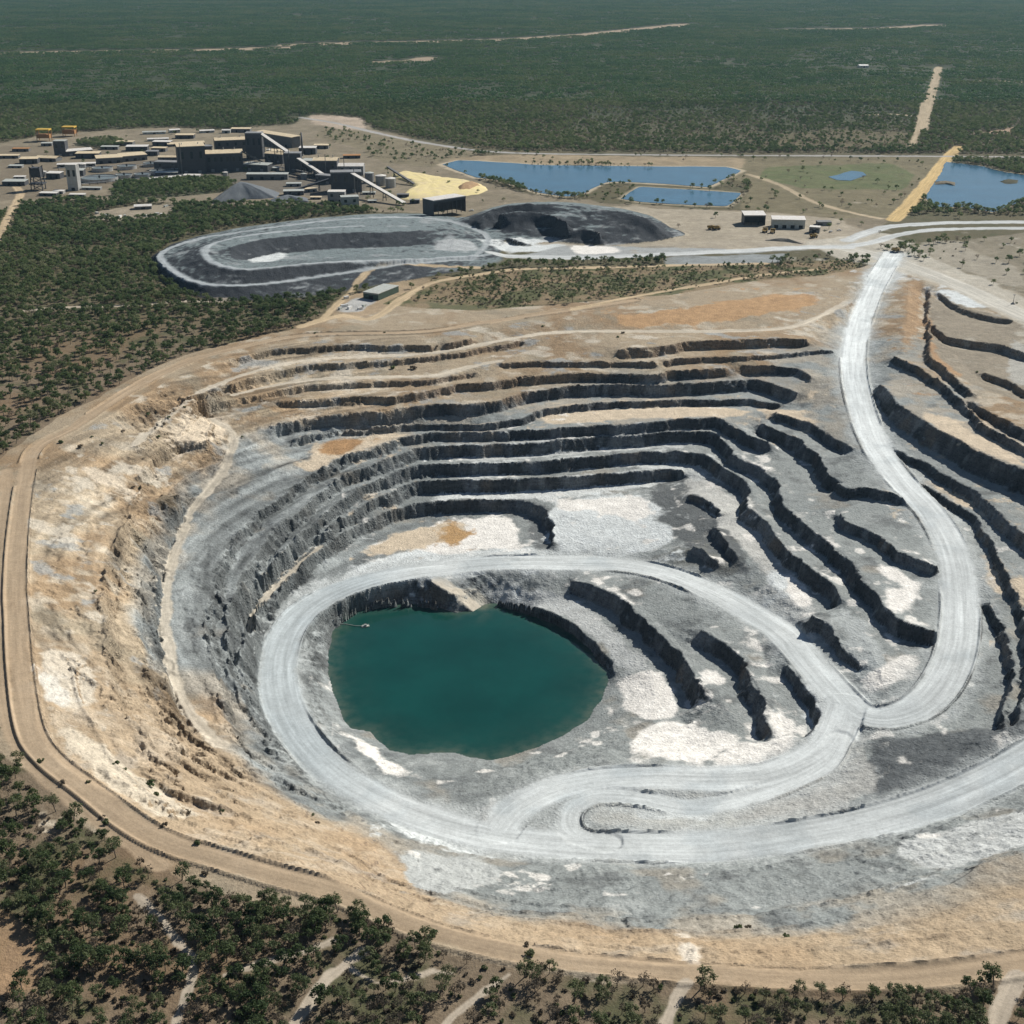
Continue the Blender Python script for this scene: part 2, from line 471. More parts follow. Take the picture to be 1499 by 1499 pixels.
# ------------------------------------------------------------------ final height function
EWROAD = [
    ([(720, 374), (850, 377), (1000, 371), (1100, 366), (1180, 362), (1240, 362)], 11),
    ([(1240, 352), (1265, 342), (1300, 332), (1350, 328), (1400, 326), (1499, 325), (1600, 325)], 11),
    ([(1235, 362), (1280, 354), (1310, 345), (1350, 338), (1400, 335), (1499, 334), (1600, 334)], 9),
    ([(1225, 360), (1275, 372), (1310, 382), (1370, 404), (1430, 430), (1499, 462), (1600, 510)], 16),
]
RIMROAD = [
    ([(1000, 1422), (860, 1408), (757, 1393), (690, 1378), (636, 1364), (567, 1338), (490, 1305), (400, 1281), (323, 1258), (250, 1235), (191, 1203), (132, 1156), (73, 1110), (44, 1065), (30, 977), (25, 900), (23, 860), (27, 780), (38, 700), (53, 656),
      (107, 626), (187, 574), (267, 533), (347, 510), (450, 491), (617, 486), (700, 474), (780, 462), (850, 452), (930, 440)], 6.8),
    ([(1000, 1422), (1150, 1432), (1300, 1432), (1400, 1424), (1499, 1410), (1640, 1385)], 6.8),
    ([(9, 690), (4, 800), (2, 900), (6, 1000), (20, 1070), (55, 1125), (120, 1180), (190, 1232), (235, 1268)], 5),
]
DIRT = [
    ([(-30, 395), (0, 345), (24, 296), (30, 282), (15, 265)], 7),
    ([(440, 478), (500, 462), (545, 466), (600, 430), (640, 412), (700, 402), (760, 394), (900, 391), (1010, 388), (1120, 386)], 6),
    ([(470, 470), (500, 440), (545, 408), (620, 398), (700, 393)], 4),
    ([(840, 453), (900, 440), (980, 425), (1060, 412), (1120, 402), (1200, 394)], 4),
    ([(1405, 215), (1390, 228), (1362, 262), (1335, 295), (1308, 322)], 12),
    ([(1095, 255), (1140, 270), (1190, 295), (1250, 312), (1290, 320)], 6),
    ([(1374, 98), (1369, 118), (1356, 165), (1350, 192)], 13),
    ([(1352, 150), (1345, 185), (1336, 214)], 7),
    ([(1255, 169), (1300, 167), (1345, 170)], 8),
    ([(1415, 120), (1460, 119), (1520, 121)], 12),
    ([(200, 1312), (228, 1340), (250, 1365), (270, 1388), (284, 1402), (283, 1425), (275, 1452), (262, 1480), (256, 1510)], 1.9),
    ([(660, 1340 + 85), (640, 1420), (560, 1440), (500, 1395 + 20), (470, 1450), (440, 1485), (425, 1510)], 1.8),
    ([(530, 1392), (480, 1430), (455, 1465), (430, 1500)], 2.2),
    ([(745, 1427), (700, 1458), (660, 1490), (645, 1510)], 1.8),
    ([(1005, 1440), (990, 1465), (975, 1500)], 2.4),
    ([(1490, 1430), (1470, 1470), (1455, 1515)], 3.5),
    ([(40, 454), (120, 449), (200, 447), (262, 441), (330, 441)], 5),
    ([(500, 1372), (440, 1395), (380, 1412), (330, 1428)], 1.6),
]
HIGHWAY = [([(440, 172), (490, 180), (545, 193), (600, 205), (660, 215), (720, 222), (800, 225), (1000, 227), (1200, 228), (1400, 229), (1600, 231)], 8)]
FAR_TRACKS = [
    ([(-60, 79), (60, 77), (200, 75), (300, 73.5), (412, 70)], 62),
    ([(430, 66), (520, 63), (600, 62), (750, 58), (860, 51), (1005, 36)], 70),
    ([(1150, 44), (1300, 42), (1370, 37)], 75),
    ([(560, 91), (610, 89), (625, 85)], 45),
]
def flat_line(p, smooth=True):
    return resample(to_plan(p), 8.0, smooth)
EW_L = [(flat_line(p), hw) for p, hw in EWROAD]
RR_L = [(flat_line(p), hw) for p, hw in RIMROAD]
DT_L = [(flat_line(p), hw) for p, hw in DIRT]
HW_L = [(flat_line(p), hw) for p, hw in HIGHWAY]
FT_L = [(flat_line(p, False), hw) for p, hw in FAR_TRACKS]


def road_params(X, Y, lines, extra=10):
    """nearest road: distance to its edge (negative inside), across, along"""
    E = np.full(X.shape, 1e6); S = np.zeros(X.shape); T = np.zeros(X.shape)
    off = 0
    for P, hw in lines:
        d, z, t, s, _ = dist_line(X, Y, P, hw + extra)
        e = d - hw
        b = e < E
        E[b] = e[b]; S[b] = s[b]; T[b] = t[b] + off
        off += 1731
    return E, S, T


def terrain_z(X, Y, full=True):
    EH = np.full(X.shape, 1e6)
    near = (Y < 1800) & (Y > 350)
    E, S, T = np.full(X.shape, 1e6), np.zeros(X.shape), np.zeros(X.shape)
    if near.any():
        e, s, t = road_params(X[near], Y[near], HAUL_L)
        E[near], S[near], T[near] = e, s, t
    keep = sstep(-1.0, 7.0, E)                       # no roughness on the haul roads
    wx = fbm(X, Y, 26, 4, 1, .6) * 4.6 + fbm(X, Y, 4.0, 3, 11) * 1.7
    wy = fbm(X, Y, 26, 4, 2, .6) * 4.6 + fbm(X, Y, 4.0, 3, 12) * 1.7
    zr = G1.sample(X, Y)
    inpit = sstep(-0.5, -3.0, zr)
    lakek = sstep(LAKE_Z + 0.5, LAKE_Z + 9, zr)
    k = keep * inpit * (0.12 + 0.88 * lakek)
    z = G1.sample(X + wx * k, Y + wy * k)
    # rubble and rills
    steep = .2 + .8 * sstep(.22, .6, G1S.sample(X, Y))
    z = z + k * steep * (1 - .65 * sstep(740, 650, Y) * sstep(-170, -60, X)) * (0.62 * fbm(X, Y, 5.0, 3, 21) + 1.1 * fbm(X, Y, 24, 2, 23) + np.maximum(0, fbm(X, Y, 6, 3, 25) - .25) * 4.0 * sstep(.0, .35, fbm(X, Y, 40, 2, 26))) * (0.5 + 0.5 * lakek)
    # erosion gullies running down the walls
    th = np.arctan2(Y - 900, X) ; rd = np.hypot(X, Y - 900)
    gl = np.abs(fbm(th * 62, rd / 48, 1.0, 3, 27)) - .25
    midz = sstep(LAKE_Z + 10, LAKE_Z + 25, zr) * sstep(-1.5, -6, zr)
    gw = sstep(-.2, .3, fbm(X, Y, 70, 2, 29))
    z = z + k * steep ** 1.5 * midz * gl * (.7 + .9 * gw)
    ledge = fbm(th * 7 + wx * .05, (rd + 3 * wx + 2 * wy) / 8.5, 1.0, 2, 28)
    z = z + k * midz * sstep(-70, -170, X) * ledge * 4.2 * steep
    # small contour berms left by the graders on the near and west walls
    sect = np.maximum(sstep(720, 640, Y) * sstep(-140, -60, X), sstep(-150, -200, X)) * keep
    for lv, hh in ((-9, 1.1), (-17, .8), (-25, 1.2), (-36, 1.5), (-45, 1.3), (-57, 1.0), (-66, 1.0)):
        z = z + sect * hh * np.exp(-((zr - lv + 1.2 * fbm(X, Y, 50, 2, 61)) / .6) ** 2) * 1.25 * sstep(-.35, .05, fbm(X, Y, 80, 1, 62 + int(-lv)))
    # windrows at the road edges
    wr = np.exp(-((E - 1.0) / 0.8) ** 2) * (1.7 + 0.7 * fbm(X, Y, 8, 2, 31)) * sstep(-.1, .25, fbm(X, Y, 60, 1, 32))
    z = z + wr * (zr > LAKE_Z + 3)
    z2 = G2.sample(X + fbm(X, Y, 18, 3, 3) * 3.0, Y + fbm(X, Y, 18, 3, 4) * 3.0)
    z = z + z2 + sstep(0.5, 4, z2) * (0.9 * fbm(X, Y, 9, 3, 22) + 2.4 * np.where(X > -40, 1, .35) * fbm(X, Y, 28, 4, 34))
    # rim road berms and gentle ground undulation
    e2 = np.full(X.shape, 1e6)
    nr = Y < 1700
    if nr.any():
        e2[nr] = road_params(X[nr], Y[nr], RR_L[:2])[0]
    z = z + np.exp(-((e2 - 0.8) / 0.9) ** 2) * 1.5 * (fbm(X, Y, 50, 1, 36) > -0.5)
    out = (1 - inpit) * (1 - sstep(0.5, 4, z2))
    z = z + out * sstep(0, 8, e2) * 0.35 * fbm(X, Y, 14, 3, 24)
    return z, E, S, T, zr, z2

# ------------------------------------------------------------------ photo point -> plan on the built ground
def ground_hit(px, py):
    rx, ry, rz = ray(px, py)
    if rz >= -1e-4:
        return None
    tt = np.linspace(150 / ry, -CAM_H / rz, 1400) if True else None
    X = rx * tt; Y = ry * tt; Z = CAM_H + rz * tt
    t_end = (-125 - CAM_H) / rz
    if Y[-1] < 2300:
        tt = np.linspace(tt[0], t_end, 2200)
        X = rx * tt; Y = ry * tt; Z = CAM_H + rz * tt
        g = G1.sample(X, Y) + G2.sample(X, Y)
        k = np.nonzero(Z <= g)[0]
        i = k[0] if len(k) else len(tt) - 1
        if i > 0:
            a = (Z[i - 1] - g[i - 1]) / max(1e-6, (Z[i - 1] - g[i - 1]) - (Z[i] - g[i]))
            return X[i - 1] + (X[i] - X[i - 1]) * a, Y[i - 1] + (Y[i] - Y[i - 1]) * a
        return X[i], Y[i]
    g = G2.sample(X, Y)
    k = np.nonzero(Z <= g + 1e-6)[0]
    i = k[0] if len(k) else len(tt) - 1
    return X[i], Y[i]


def gpoly(pts, step=None, wob=0.0, seed=3):
    P = np.array([ground_hit(*p) for p in pts])
    P = np.c_[P, np.zeros(len(P))]
    if step:
        P = resample(np.vstack([P, P[:1]]), step)
        if wob:
            n = normals_right(P)
            P[:, :2] += n * (fbm(P[:, 0], P[:, 1], wob * 5, 3, seed) * wob)[:, None]
    return P


# ------------------------------------------------------------------ terrain sheet
def rows():
    y = [120.0]
    while y[-1] < 45000:
        v = y[-1]
        if v < 360: d = 6
        elif v < 1420: d = 1.15
        elif v < 1560: d = 1.6
        elif v < 2150: d = 2.3
        elif v < 3000: d = 5.0
        elif v < 3600: d = 9.0
        elif v < 12500: d = v * .007
        else: d = v * 0.05
        y.append(v + d)
    return np.array(y)


def cols():
    u = [0.0]
    while u[-1] < 2.2:
        v = u[-1]
        u.append(v + (0.00086 if v < 0.43 else 0.004 if v < 0.56 else 0.06))
    u = np.array(u)
    return np.r_[-u[:0:-1], u]


YR, UC = rows(), cols()
X = (np.sqrt(YR ** 2 + CAM_H ** 2)[:, None] * UC[None, :])
Y = np.repeat(YR[:, None], len(UC), 1)
NY, NX = X.shape
Z, EH, SH, TH, ZR, Z2 = terrain_z(X, Y)
NEAR = (Y < 3000)

# slope
gy = np.gradient(Z, axis=0) / np.gradient(Y, axis=0)
gx = np.gradient(Z, axis=1) / np.maximum(np.gradient(X, axis=1), 1e-3)
SLOPE = np.hypot(gx, gy)


def C(r, g, b):
    """sRGB 0-255 of the dry material under white light -> linear"""
    c = np.array([r, g, b]) / 255.0
    return np.where(c <= 0.04045, c / 12.92, ((c + 0.055) / 1.055) ** 2.4)


# ---- albedo, from what the ground is made of at each place, plus shade on the steep pit faces
OX1, OX2, OX3 = np.array([.355, .29, .205]), np.array([.29, .21, .13]), np.array([.47, .415, .325])
GR1, GR2, GR3 = np.array([.185, .202, .198]), np.array([.115, .128, .130]), np.array([.30, .318, .308])
ROADC = np.array([.585, .615, .605])
TRACKC = np.array([.40, .305, .205])
FLOORC = np.array([.185, .145, .10])
SHADED_FACE = np.array([.038, .042, .047])  # near-black: shade of the steep pit faces put into their colour

n1 = fbm(X, Y, 60, 4, 51)
n2 = fbm(X, Y, 22, 4, 52)
n3 = fbm(X, Y, 7, 3, 53)


def mix(a, b, t):
    return a + (b - a) * t[..., None]


ones = np.ones(X.shape + (1,))
# natural ground: dry savanna floor
base = FLOORC * ones
base = mix(base, np.array([.19, .135, .085]), sstep(-.1, .5, n1))
base = mix(base, np.array([.075, .085, .042]), sstep(.05, .5, n2) * .8)
base = mix(base, np.array([.23, .18, .125]), sstep(.2, .6, n3) * .45)
far = sstep(2300, 3600, Y)
base = mix(base, np.array([.04, .058, .030]), far * .9)
base = mix(base, np.array([.085, .085, .045]), sstep(1150, 1700, Y) * (1 - far) * .75)
col = base
cat = np.zeros(X.shape, np.int8)       # 0 ground

# cleared land round the pit
def paint(poly, c, amt=1.0, soft=0.0, seed=60, noise=0.0, wl=12):
    global col
    m = in_poly(X, Y, poly).astype(np.float32) * amt
    if noise:
        m = m * (1 - noise + noise * sstep(-.35, .25, fbm(X, Y, wl, 3, seed)))
    col = mix(col, np.asarray(c), m)
    return m > 0


CLEAR_px = [(-30, 690), (0, 672), (40, 640), (107, 600), (187, 558), (267, 521), (347, 500), (430, 482), (520, 452), (620, 440), (720, 452), (800, 446), (870, 440), (960, 432), (1060, 415), (1130, 408), (1200, 402), (1262, 392),
            (1300, 372), (1499, 430), (1640, 480), (1700, 700), (1700, 1300), (1640, 1430), (1499, 1436), (1400, 1450), (1250, 1448), (1100, 1446), (1000, 1438), (870, 1434), (850, 1424), (730, 1408), (640, 1392), (560, 1360), (500, 1338),
            (420, 1326), (330, 1306), (240, 1285), (200, 1246), (130, 1210), (60, 1155), (0, 1100), (-30, 1070)]
CLEAR = resample(np.vstack([to_plan(CLEAR_px), to_plan(CLEAR_px[:1])]), 8)
CLEAR[:, :2] += normals_right(CLEAR) * (fbm(CLEAR[:, 0], CLEAR[:, 1], 40, 3, 61) * 6)[:, None]
cl = in_poly(X, Y, CLEAR)
inr = in_poly(X, Y, RIM_C)
ox = mix(OX1 * ones, OX2, sstep(-.15, .45, n1 + .3 * n2))
ox = mix(ox, OX3, sstep(.1, .55, n2 + .2 * n3) * .8)
ox = mix(ox, np.array([.26, .23, .17]), sstep(.25, .5, fbm(X, Y, 35, 4, 54)) * .55)
clz = cl & ~inr
col = mix(col, ox * .98, clz * 1.0)

# pit walls: weathered ochre rock above, fresh grey rock below
zz = ZR + 9 * n1 + 4 * n2
eastk = sstep(150, 330, X) * sstep(560, 760, Y) * 9
westk = sstep(-210, -300, X)
swk = sstep(0, -90, X) * sstep(800, 690, Y)
eastk = sstep(230, 340, X) * sstep(1560, 1330, Y)
zz2 = zz + westk * 13 + swk * 34 - eastk * 15 + 8 * sstep(1050, 1200, Y) * sstep(150, 20, X)
ochre = sstep(-30, -17, zz2)
trans = sstep(-48, -34, zz2) * (1 - ochre)
gr = mix(GR1 * ones, GR2, sstep(-.05, .5, n2 + .25 * n3))
dust = sstep(-120, 60, X)
gr = mix(gr, np.array([.285, .305, .295]), dust * .8 * sstep(.9, .3, SLOPE))
gr = mix(gr, GR3, sstep(.05, .5, fbm(X, Y, 30, 5, 55, .6)) * .75)
gr = mix(gr, np.array([.275, .295, .29]), sstep(-40, -150, X) * .65)
gr = mix(gr, np.array([.105, .112, .112]), sstep(.12, .5, fbm(X, Y, 19, 5, 59, .6)) * .6)
gr = mix(gr, np.array([.30, .27, .22]), sstep(.28, .55, fbm(X, Y, 45, 4, 56)) * .6)
faceg = mix(SHADED_FACE * ones, np.array([.15, .16, .17]), sstep(-.2, .5, n2 + .4 * n3))
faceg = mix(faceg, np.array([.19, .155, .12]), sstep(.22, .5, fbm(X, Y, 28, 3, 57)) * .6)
facew = sstep(.62, 1.15, SLOPE)
lowk = sstep(-24, -40, ZR)
gr = mix(gr, np.array([.36, .325, .265]), trans * sstep(-.3, .25, n2) * .85)
rock = mix(ox, gr, 1 - ochre)
TH_ = np.arctan2(Y - 900, X); RD_ = np.hypot(X, Y - 900)
streak = fbm(TH_ * 70, RD_ / 70, 1.0, 4, 501)
band = fbm(TH_ * 5, RD_ / 7, 1.0, 3, 502)
rock = rock * (1 + .30 * streak * sstep(.15, .5, SLOPE) + .8 * band * sstep(-60, -180, X))[..., None]
OXN = sstep(740, 640, Y) * ochre
rock = mix(rock, np.array([.42, .315, .205]) * (1 + .12 * n1[..., None]), OXN * .6)
rock = mix(rock, np.array([.30, .315, .31]), (1 - .65 * OXN) * sstep(.2, .45, fbm(TH_ * 13, RD_ / 26, 1.0, 5, 503, .6)) * ochre * .75)
rock = mix(rock, np.array([.56, .51, .42]), (1 - .65 * OXN) * sstep(.2, .45, fbm(TH_ * 14, RD_ / 22, 1.0, 5, 504, .6)) * ochre * .7)
faceg = mix(faceg, np.array([.20, .215, .215]), sstep(.15, .5, n3 + .35 * n2) * .6)  # paler spots painted as sunlit blocks on the shaded faces
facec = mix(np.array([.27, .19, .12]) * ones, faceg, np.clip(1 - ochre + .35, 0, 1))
# the western wall is broken and dusty; its sunlit faces get little painted shade
facec = mix(facec, rock * mix(np.full(X.shape + (1,), .72), np.array([.46]), sstep(-34, -46, ZR)), np.clip(westk + sstep(-60, -140, X), 0, 1) * .88)
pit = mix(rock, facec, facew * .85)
col = mix(col, pit, inr.astype(float))


# west-side grey dust streak and pale patches of crushed rock, as polygons traced on the benches
WH = np.array([.76, .735, .68]); WG = np.array([.60, .63, .62]); BE = np.array([.56, .47, .35])
NW = sstep(730, 640, Y)
PATCH = [
    ([(1240, 1030), (1262, 1060), (1268, 1130), (1240, 1182), (1150, 1206), (930, 1212), (860, 1200), (880, 1165), (1000, 1145), (1130, 1135), (1190, 1100), (1215, 1060)], np.array([.42, .425, .395])),
    ([(1275, 1095), (1340, 1078), (1499, 1042), (1580, 1010), (1560, 1060), (1499, 1092), (1400, 1138), (1300, 1180), (1262, 1192)], np.array([.115, .125, .128])),
    ([(1266, 400), (1298, 374), (1350, 386), (1336, 402), (1314, 404), (1302, 424), (1274, 428)], np.array([.55, .565, .55])),
    ([(960, 700), (1000, 695), (1060, 760), (1095, 832), (1040, 842), (985, 775), (950, 740)], np.array([.125, .134, .134])),
    ([(915, 822), (1000, 802), (1080, 825), (1075, 842), (1000, 840), (930, 832)], np.array([.17, .175, .16])),
    ([(1355, 470), (1400, 480), (1430, 520), (1400, 560), (1365, 520)], np.array([.36, .235, .135])),
    ([(775, 740), (806, 745), (815, 800), (790, 812), (772, 780)], np.array([.14, .15, .15])),
    ([(690, 850), (780, 862), (850, 885), (900, 925), (960, 985), (930, 985), (870, 935), (830, 905), (770, 885), (720, 872)], np.array([.46, .475, .46])),
    ([(1060, 880), (1150, 850), (1190, 890), (1200, 940), (1150, 920), (1100, 890)], np.array([.42, .43, .41])), ([(1230, 880), (1280, 930), (1300, 970), (1260, 1000), (1240, 950)], np.array([.40, .425, .415])),
    ([(1010, 690), (1080, 730), (1130, 800), (1160, 850), (1120, 840), (1060, 770), (1010, 720)], np.array([.46, .46, .43])), ([(900, 672), (1030, 678), (1050, 690), (1000, 690), (900, 684)], np.array([.50, .52, .50])),
    ([(640, 718), (780, 716), (990, 690), (1000, 694), (800, 732), (640, 730)], np.array([.58, .60, .58])), ([(660, 696), (980, 668), (985, 672), (660, 702)], np.array([.52, .54, .52])), ([(660, 668), (900, 650), (1040, 646), (1040, 652), (660, 676)], np.array([.46, .475, .46])),
    ([(440, 890), (500, 845), (560, 815), (640, 800), (700, 806), (760, 800), (830, 812), (900, 828), (800, 832), (700, 842), (600, 852), (500, 872)], WG),
    ([(1180, 1000), (1235, 1010), (1270, 1030), (1260, 1060), (1215, 1110), (1150, 1140), (1190, 1070)], WG),
    ([(560, 1190), (640, 1195), (740, 1215), (760, 1240), (690, 1245), (600, 1225)], WG),
    ([(1285, 570), (1330, 605), (1300, 620), (1280, 600)], GR3), ([(1310, 670), (1420, 720), (1480, 775), (1440, 755), (1360, 712)], BE), ([(1445, 800), (1462, 840), (1470, 880), (1455, 870)], BE),
    ([(1475, 830), (1499, 860), (1520, 920), (1490, 880)], BE), ([(1350, 600), (1440, 640), (1520, 690), (1440, 668), (1370, 632)], BE),
    ([(905, 1005), (930, 985), (958, 980), (972, 995), (985, 1020), (1003, 1040), (985, 1050), (940, 1052), (915, 1040)], WH),
    ([(930, 1080), (960, 1062), (1000, 1058), (1040, 1070), (1085, 1080), (1060, 1100), (1020, 1115), (960, 1105), (920, 1100)], WH),
    ([(1040, 1115), (1080, 1090), (1130, 1080), (1165, 1070), (1160, 1095), (1110, 1120), (1070, 1128)], WH),
    ([(1125, 1050), (1145, 1040), (1165, 1065), (1150, 1078), (1128, 1078)], WH),
    ([(1258, 1005), (1275, 985), (1305, 968), (1330, 958), (1338, 965), (1325, 985), (1318, 1005), (1290, 1015), (1270, 1020)], WH),
    ([(1290, 858), (1340, 862), (1338, 875), (1322, 895), (1305, 890)], WH), ([(1278, 826), (1315, 832), (1330, 845), (1350, 858), (1340, 866), (1300, 848)], WH),
    ([(1148, 830), (1165, 845), (1190, 880), (1188, 892), (1165, 890), (1150, 860)], WH),
    ([(1120, 830), (1150, 840), (1150, 870), (1130, 862)], WG),
    ([(1165, 770), (1180, 785), (1205, 812), (1192, 812), (1172, 795)], WH), ([(1090, 672), (1130, 683), (1125, 690), (1095, 682)], WH),
    ([(1100, 590), (1155, 600), (1185, 612), (1205, 626), (1160, 615), (1120, 606)], BE),
    ([(860, 838), (885, 850), (930, 880), (918, 882), (890, 868), (866, 852)], WH), ([(1025, 975), (1062, 1000), (1055, 1006), (1028, 986)], WH),
    ([(1043, 1032), (1078, 1042), (1070, 1048), (1045, 1040)], WH), ([(1100, 925), (1112, 940), (1122, 962), (1116, 962), (1104, 942)], WH),
    ([(805, 742), (860, 728), (940, 724), (958, 740), (950, 762), (985, 770), (985, 790), (950, 805), (880, 818), (830, 815), (805, 790), (800, 765)], WG),
    ([(815, 735), (900, 728), (950, 730), (950, 755), (925, 762), (870, 745), (830, 748)], WH),
    ([(600, 800), (520, 812), (600, 775), (680, 762), (750, 756), (760, 800), (700, 806), (640, 812)], WH),
    ([(530, 805), (600, 778), (680, 762), (675, 790), (610, 800), (560, 812)], BE),
    ([(655, 765), (672, 762), (680, 785), (660, 800), (650, 790)], np.array([.42, .27, .13])),
    ([(455, 655), (500, 645), (570, 632), (600, 636), (560, 648), (500, 668), (470, 685), (450, 690)], BE),
    ([(470, 650), (520, 640), (540, 648), (510, 660), (480, 662)], np.array([.36, .22, .11])),
    ([(800, 603), (880, 600), (1000, 595), (1060, 596), (1095, 606), (1060, 610), (950, 612), (850, 618), (790, 622)], BE),
    ([(62, 960), (80, 950), (110, 960), (130, 975), (135, 1010), (125, 1035), (100, 1040), (80, 1030), (68, 1000)], np.array([.54, .48, .385])),
    ([(64, 985), (90, 1005), (100, 1035), (85, 1040), (68, 1020)], np.array([.62, .585, .51])),
    ([(90, 1060), (140, 1085), (230, 1150), (290, 1200), (240, 1200), (160, 1150), (105, 1100)], np.array([.56, .49, .38])),
    ([(245, 640), (300, 600), (330, 610), (330, 640), (290, 650), (250, 660)], np.array([.58, .49, .37])),
    ([(100, 670), (160, 690), (190, 720), (130, 700)], np.array([.56, .48, .37])),
    ([(505, 1070), (540, 1090), (600, 1140), (570, 1130), (525, 1095)], WH), ([(470, 980), (482, 985), (490, 1030), (510, 1065), (495, 1050), (474, 1010)], WH),
    ([(640, 862), (700, 862), (716, 880), (690, 895), (670, 880)], np.array([.42, .40, .34])),
    ([(600, 1250), (690, 1255), (740, 1275), (700, 1300), (640, 1310), (590, 1280)], np.array([.40, .415, .40])), ([(1310, 1235), (1400, 1215), (1499, 1190), (1560, 1200), (1499, 1235), (1400, 1270), (1340, 1268)], np.array([.47, .485, .47])),
    ([(930, 1180), (1050, 1182), (1040, 1200), (930, 1200)], WG), ([(1190, 1120), (1270, 1110), (1280, 1140), (1240, 1185), (1100, 1205), (1050, 1195), (1150, 1165)], np.array([.40, .40, .375])),
    ([(985, 1375), (1020, 1380), (1030, 1415), (1005, 1412)], np.array([.58, .52, .43])),
    ([(1370, 415), (1420, 435), (1470, 452), (1400, 455), (1375, 440)], WG),
    ([(1325, 415), (1348, 412), (1345, 470), (1330, 530), (1322, 470)], np.array([.34, .235, .14])),
    ([(1380, 470), (1440, 500), (1420, 540), (1370, 500)], np.array([.33, .24, .155])), ([(1400, 468), (1440, 462), (1480, 480), (1470, 505), (1430, 498)], np.array([.34, .22, .10])),
    ([(900, 462), (1000, 452), (1130, 432), (1200, 430), (1180, 450), (1060, 470), (920, 480)], np.array([.42, .27, .145])),
    ([(1360, 430), (1400, 450), (1499, 470), (1600, 540), (1600, 600), (1499, 590), (1420, 560), (1370, 520)], np.array([.27, .235, .18])),
    ([(1480, 500), (1540, 520), (1540, 570), (1480, 560)], np.array([.38, .37, .33])),
]
def box(a, r):
    for ax in (0, 1):
        p = np.pad(a, [(r + 1, r) if i == ax else (0, 0) for i in (0, 1)], mode='edge').cumsum(axis=ax)
        n_ = a.shape[ax]
        a = (np.take(p, range(2 * r + 1, 2 * r + 1 + n_), ax) - np.take(p, range(0, n_), ax)) / (2 * r + 1)
    return a


def soft_poly(P, r=4, amp=.55, wl=14, seed=0):
    """mask of a polygon with a ragged, feathered edge"""
    m = in_poly(X, Y, P)
    out = np.zeros(X.shape, np.float32)
    jj, ii = np.nonzero(m)
    if not len(jj): return out
    j0, j1 = max(jj.min() - 12, 0), jj.max() + 13; i0, i1 = max(ii.min() - 12, 0), ii.max() + 13
    b = box(box(m[j0:j1, i0:i1].astype(np.float32), r), r)
    nn = fbm(X[j0:j1, i0:i1], Y[j0:j1, i0:i1], wl, 5, seed, .65)
    out[j0:j1, i0:i1] = sstep(.2, .62, b + amp * nn * (1 - .6 * b))
    return out


for k, (pts, c) in enumerate(PATCH):
    P = gpoly(pts, 3, 4.0, 70 + k)
    m = soft_poly(P, 5, .95, 16, 90 + k) * sstep(1.3, .7, SLOPE)
    col = mix(col, c * (1 + .10 * n3[..., None]), m)
# spill of white rock along the benches
spill = sstep(.40, .56, fbm(X, Y, 17, 4, 58)) * sstep(.7, .35, SLOPE) * sstep(-38, -46, ZR) * inr * (X > -60)
col = mix(col, WH, spill * .75)
# gravelly surface inside the hairpin and apron
# stockpiles
sp = sstep(.6, 2.0, Z2)
spc = mix(np.array([.050, .056, .063]) * ones, np.array([.19, .228, .232]), sstep(.27, .08, SLOPE) * .95)
spc = mix(spc, np.array([.30, .32, .325]), sstep(.2, .5, n2) * sstep(.4, .15, SLOPE) * .7)
col = mix(col, spc, sp)
for k, (pts, c) in enumerate([
    ([(355, 372), (415, 365), (415, 378), (370, 384)], WG), ([(640, 352), (690, 352), (700, 366), (640, 366)], np.array([.40, .42, .42])), ([(700, 350), (760, 348), (800, 352), (870, 362), (820, 368), (740, 368)], WG),
    ([(820, 360), (960, 358), (1060, 352), (1180, 352), (1240, 358), (1180, 366), (1040, 372), (880, 378), (760, 376)], np.array([.33, .345, .34])),
    ([(840, 360), (900, 362), (910, 370), (840, 372)], WH),
]):
    P = gpoly(pts, 4, 6.0, 170 + k)
    m = soft_poly(P, 4, .7, 30, 190 + k) * sstep(.5, .2, SLOPE)
    col = mix(col, c, m)

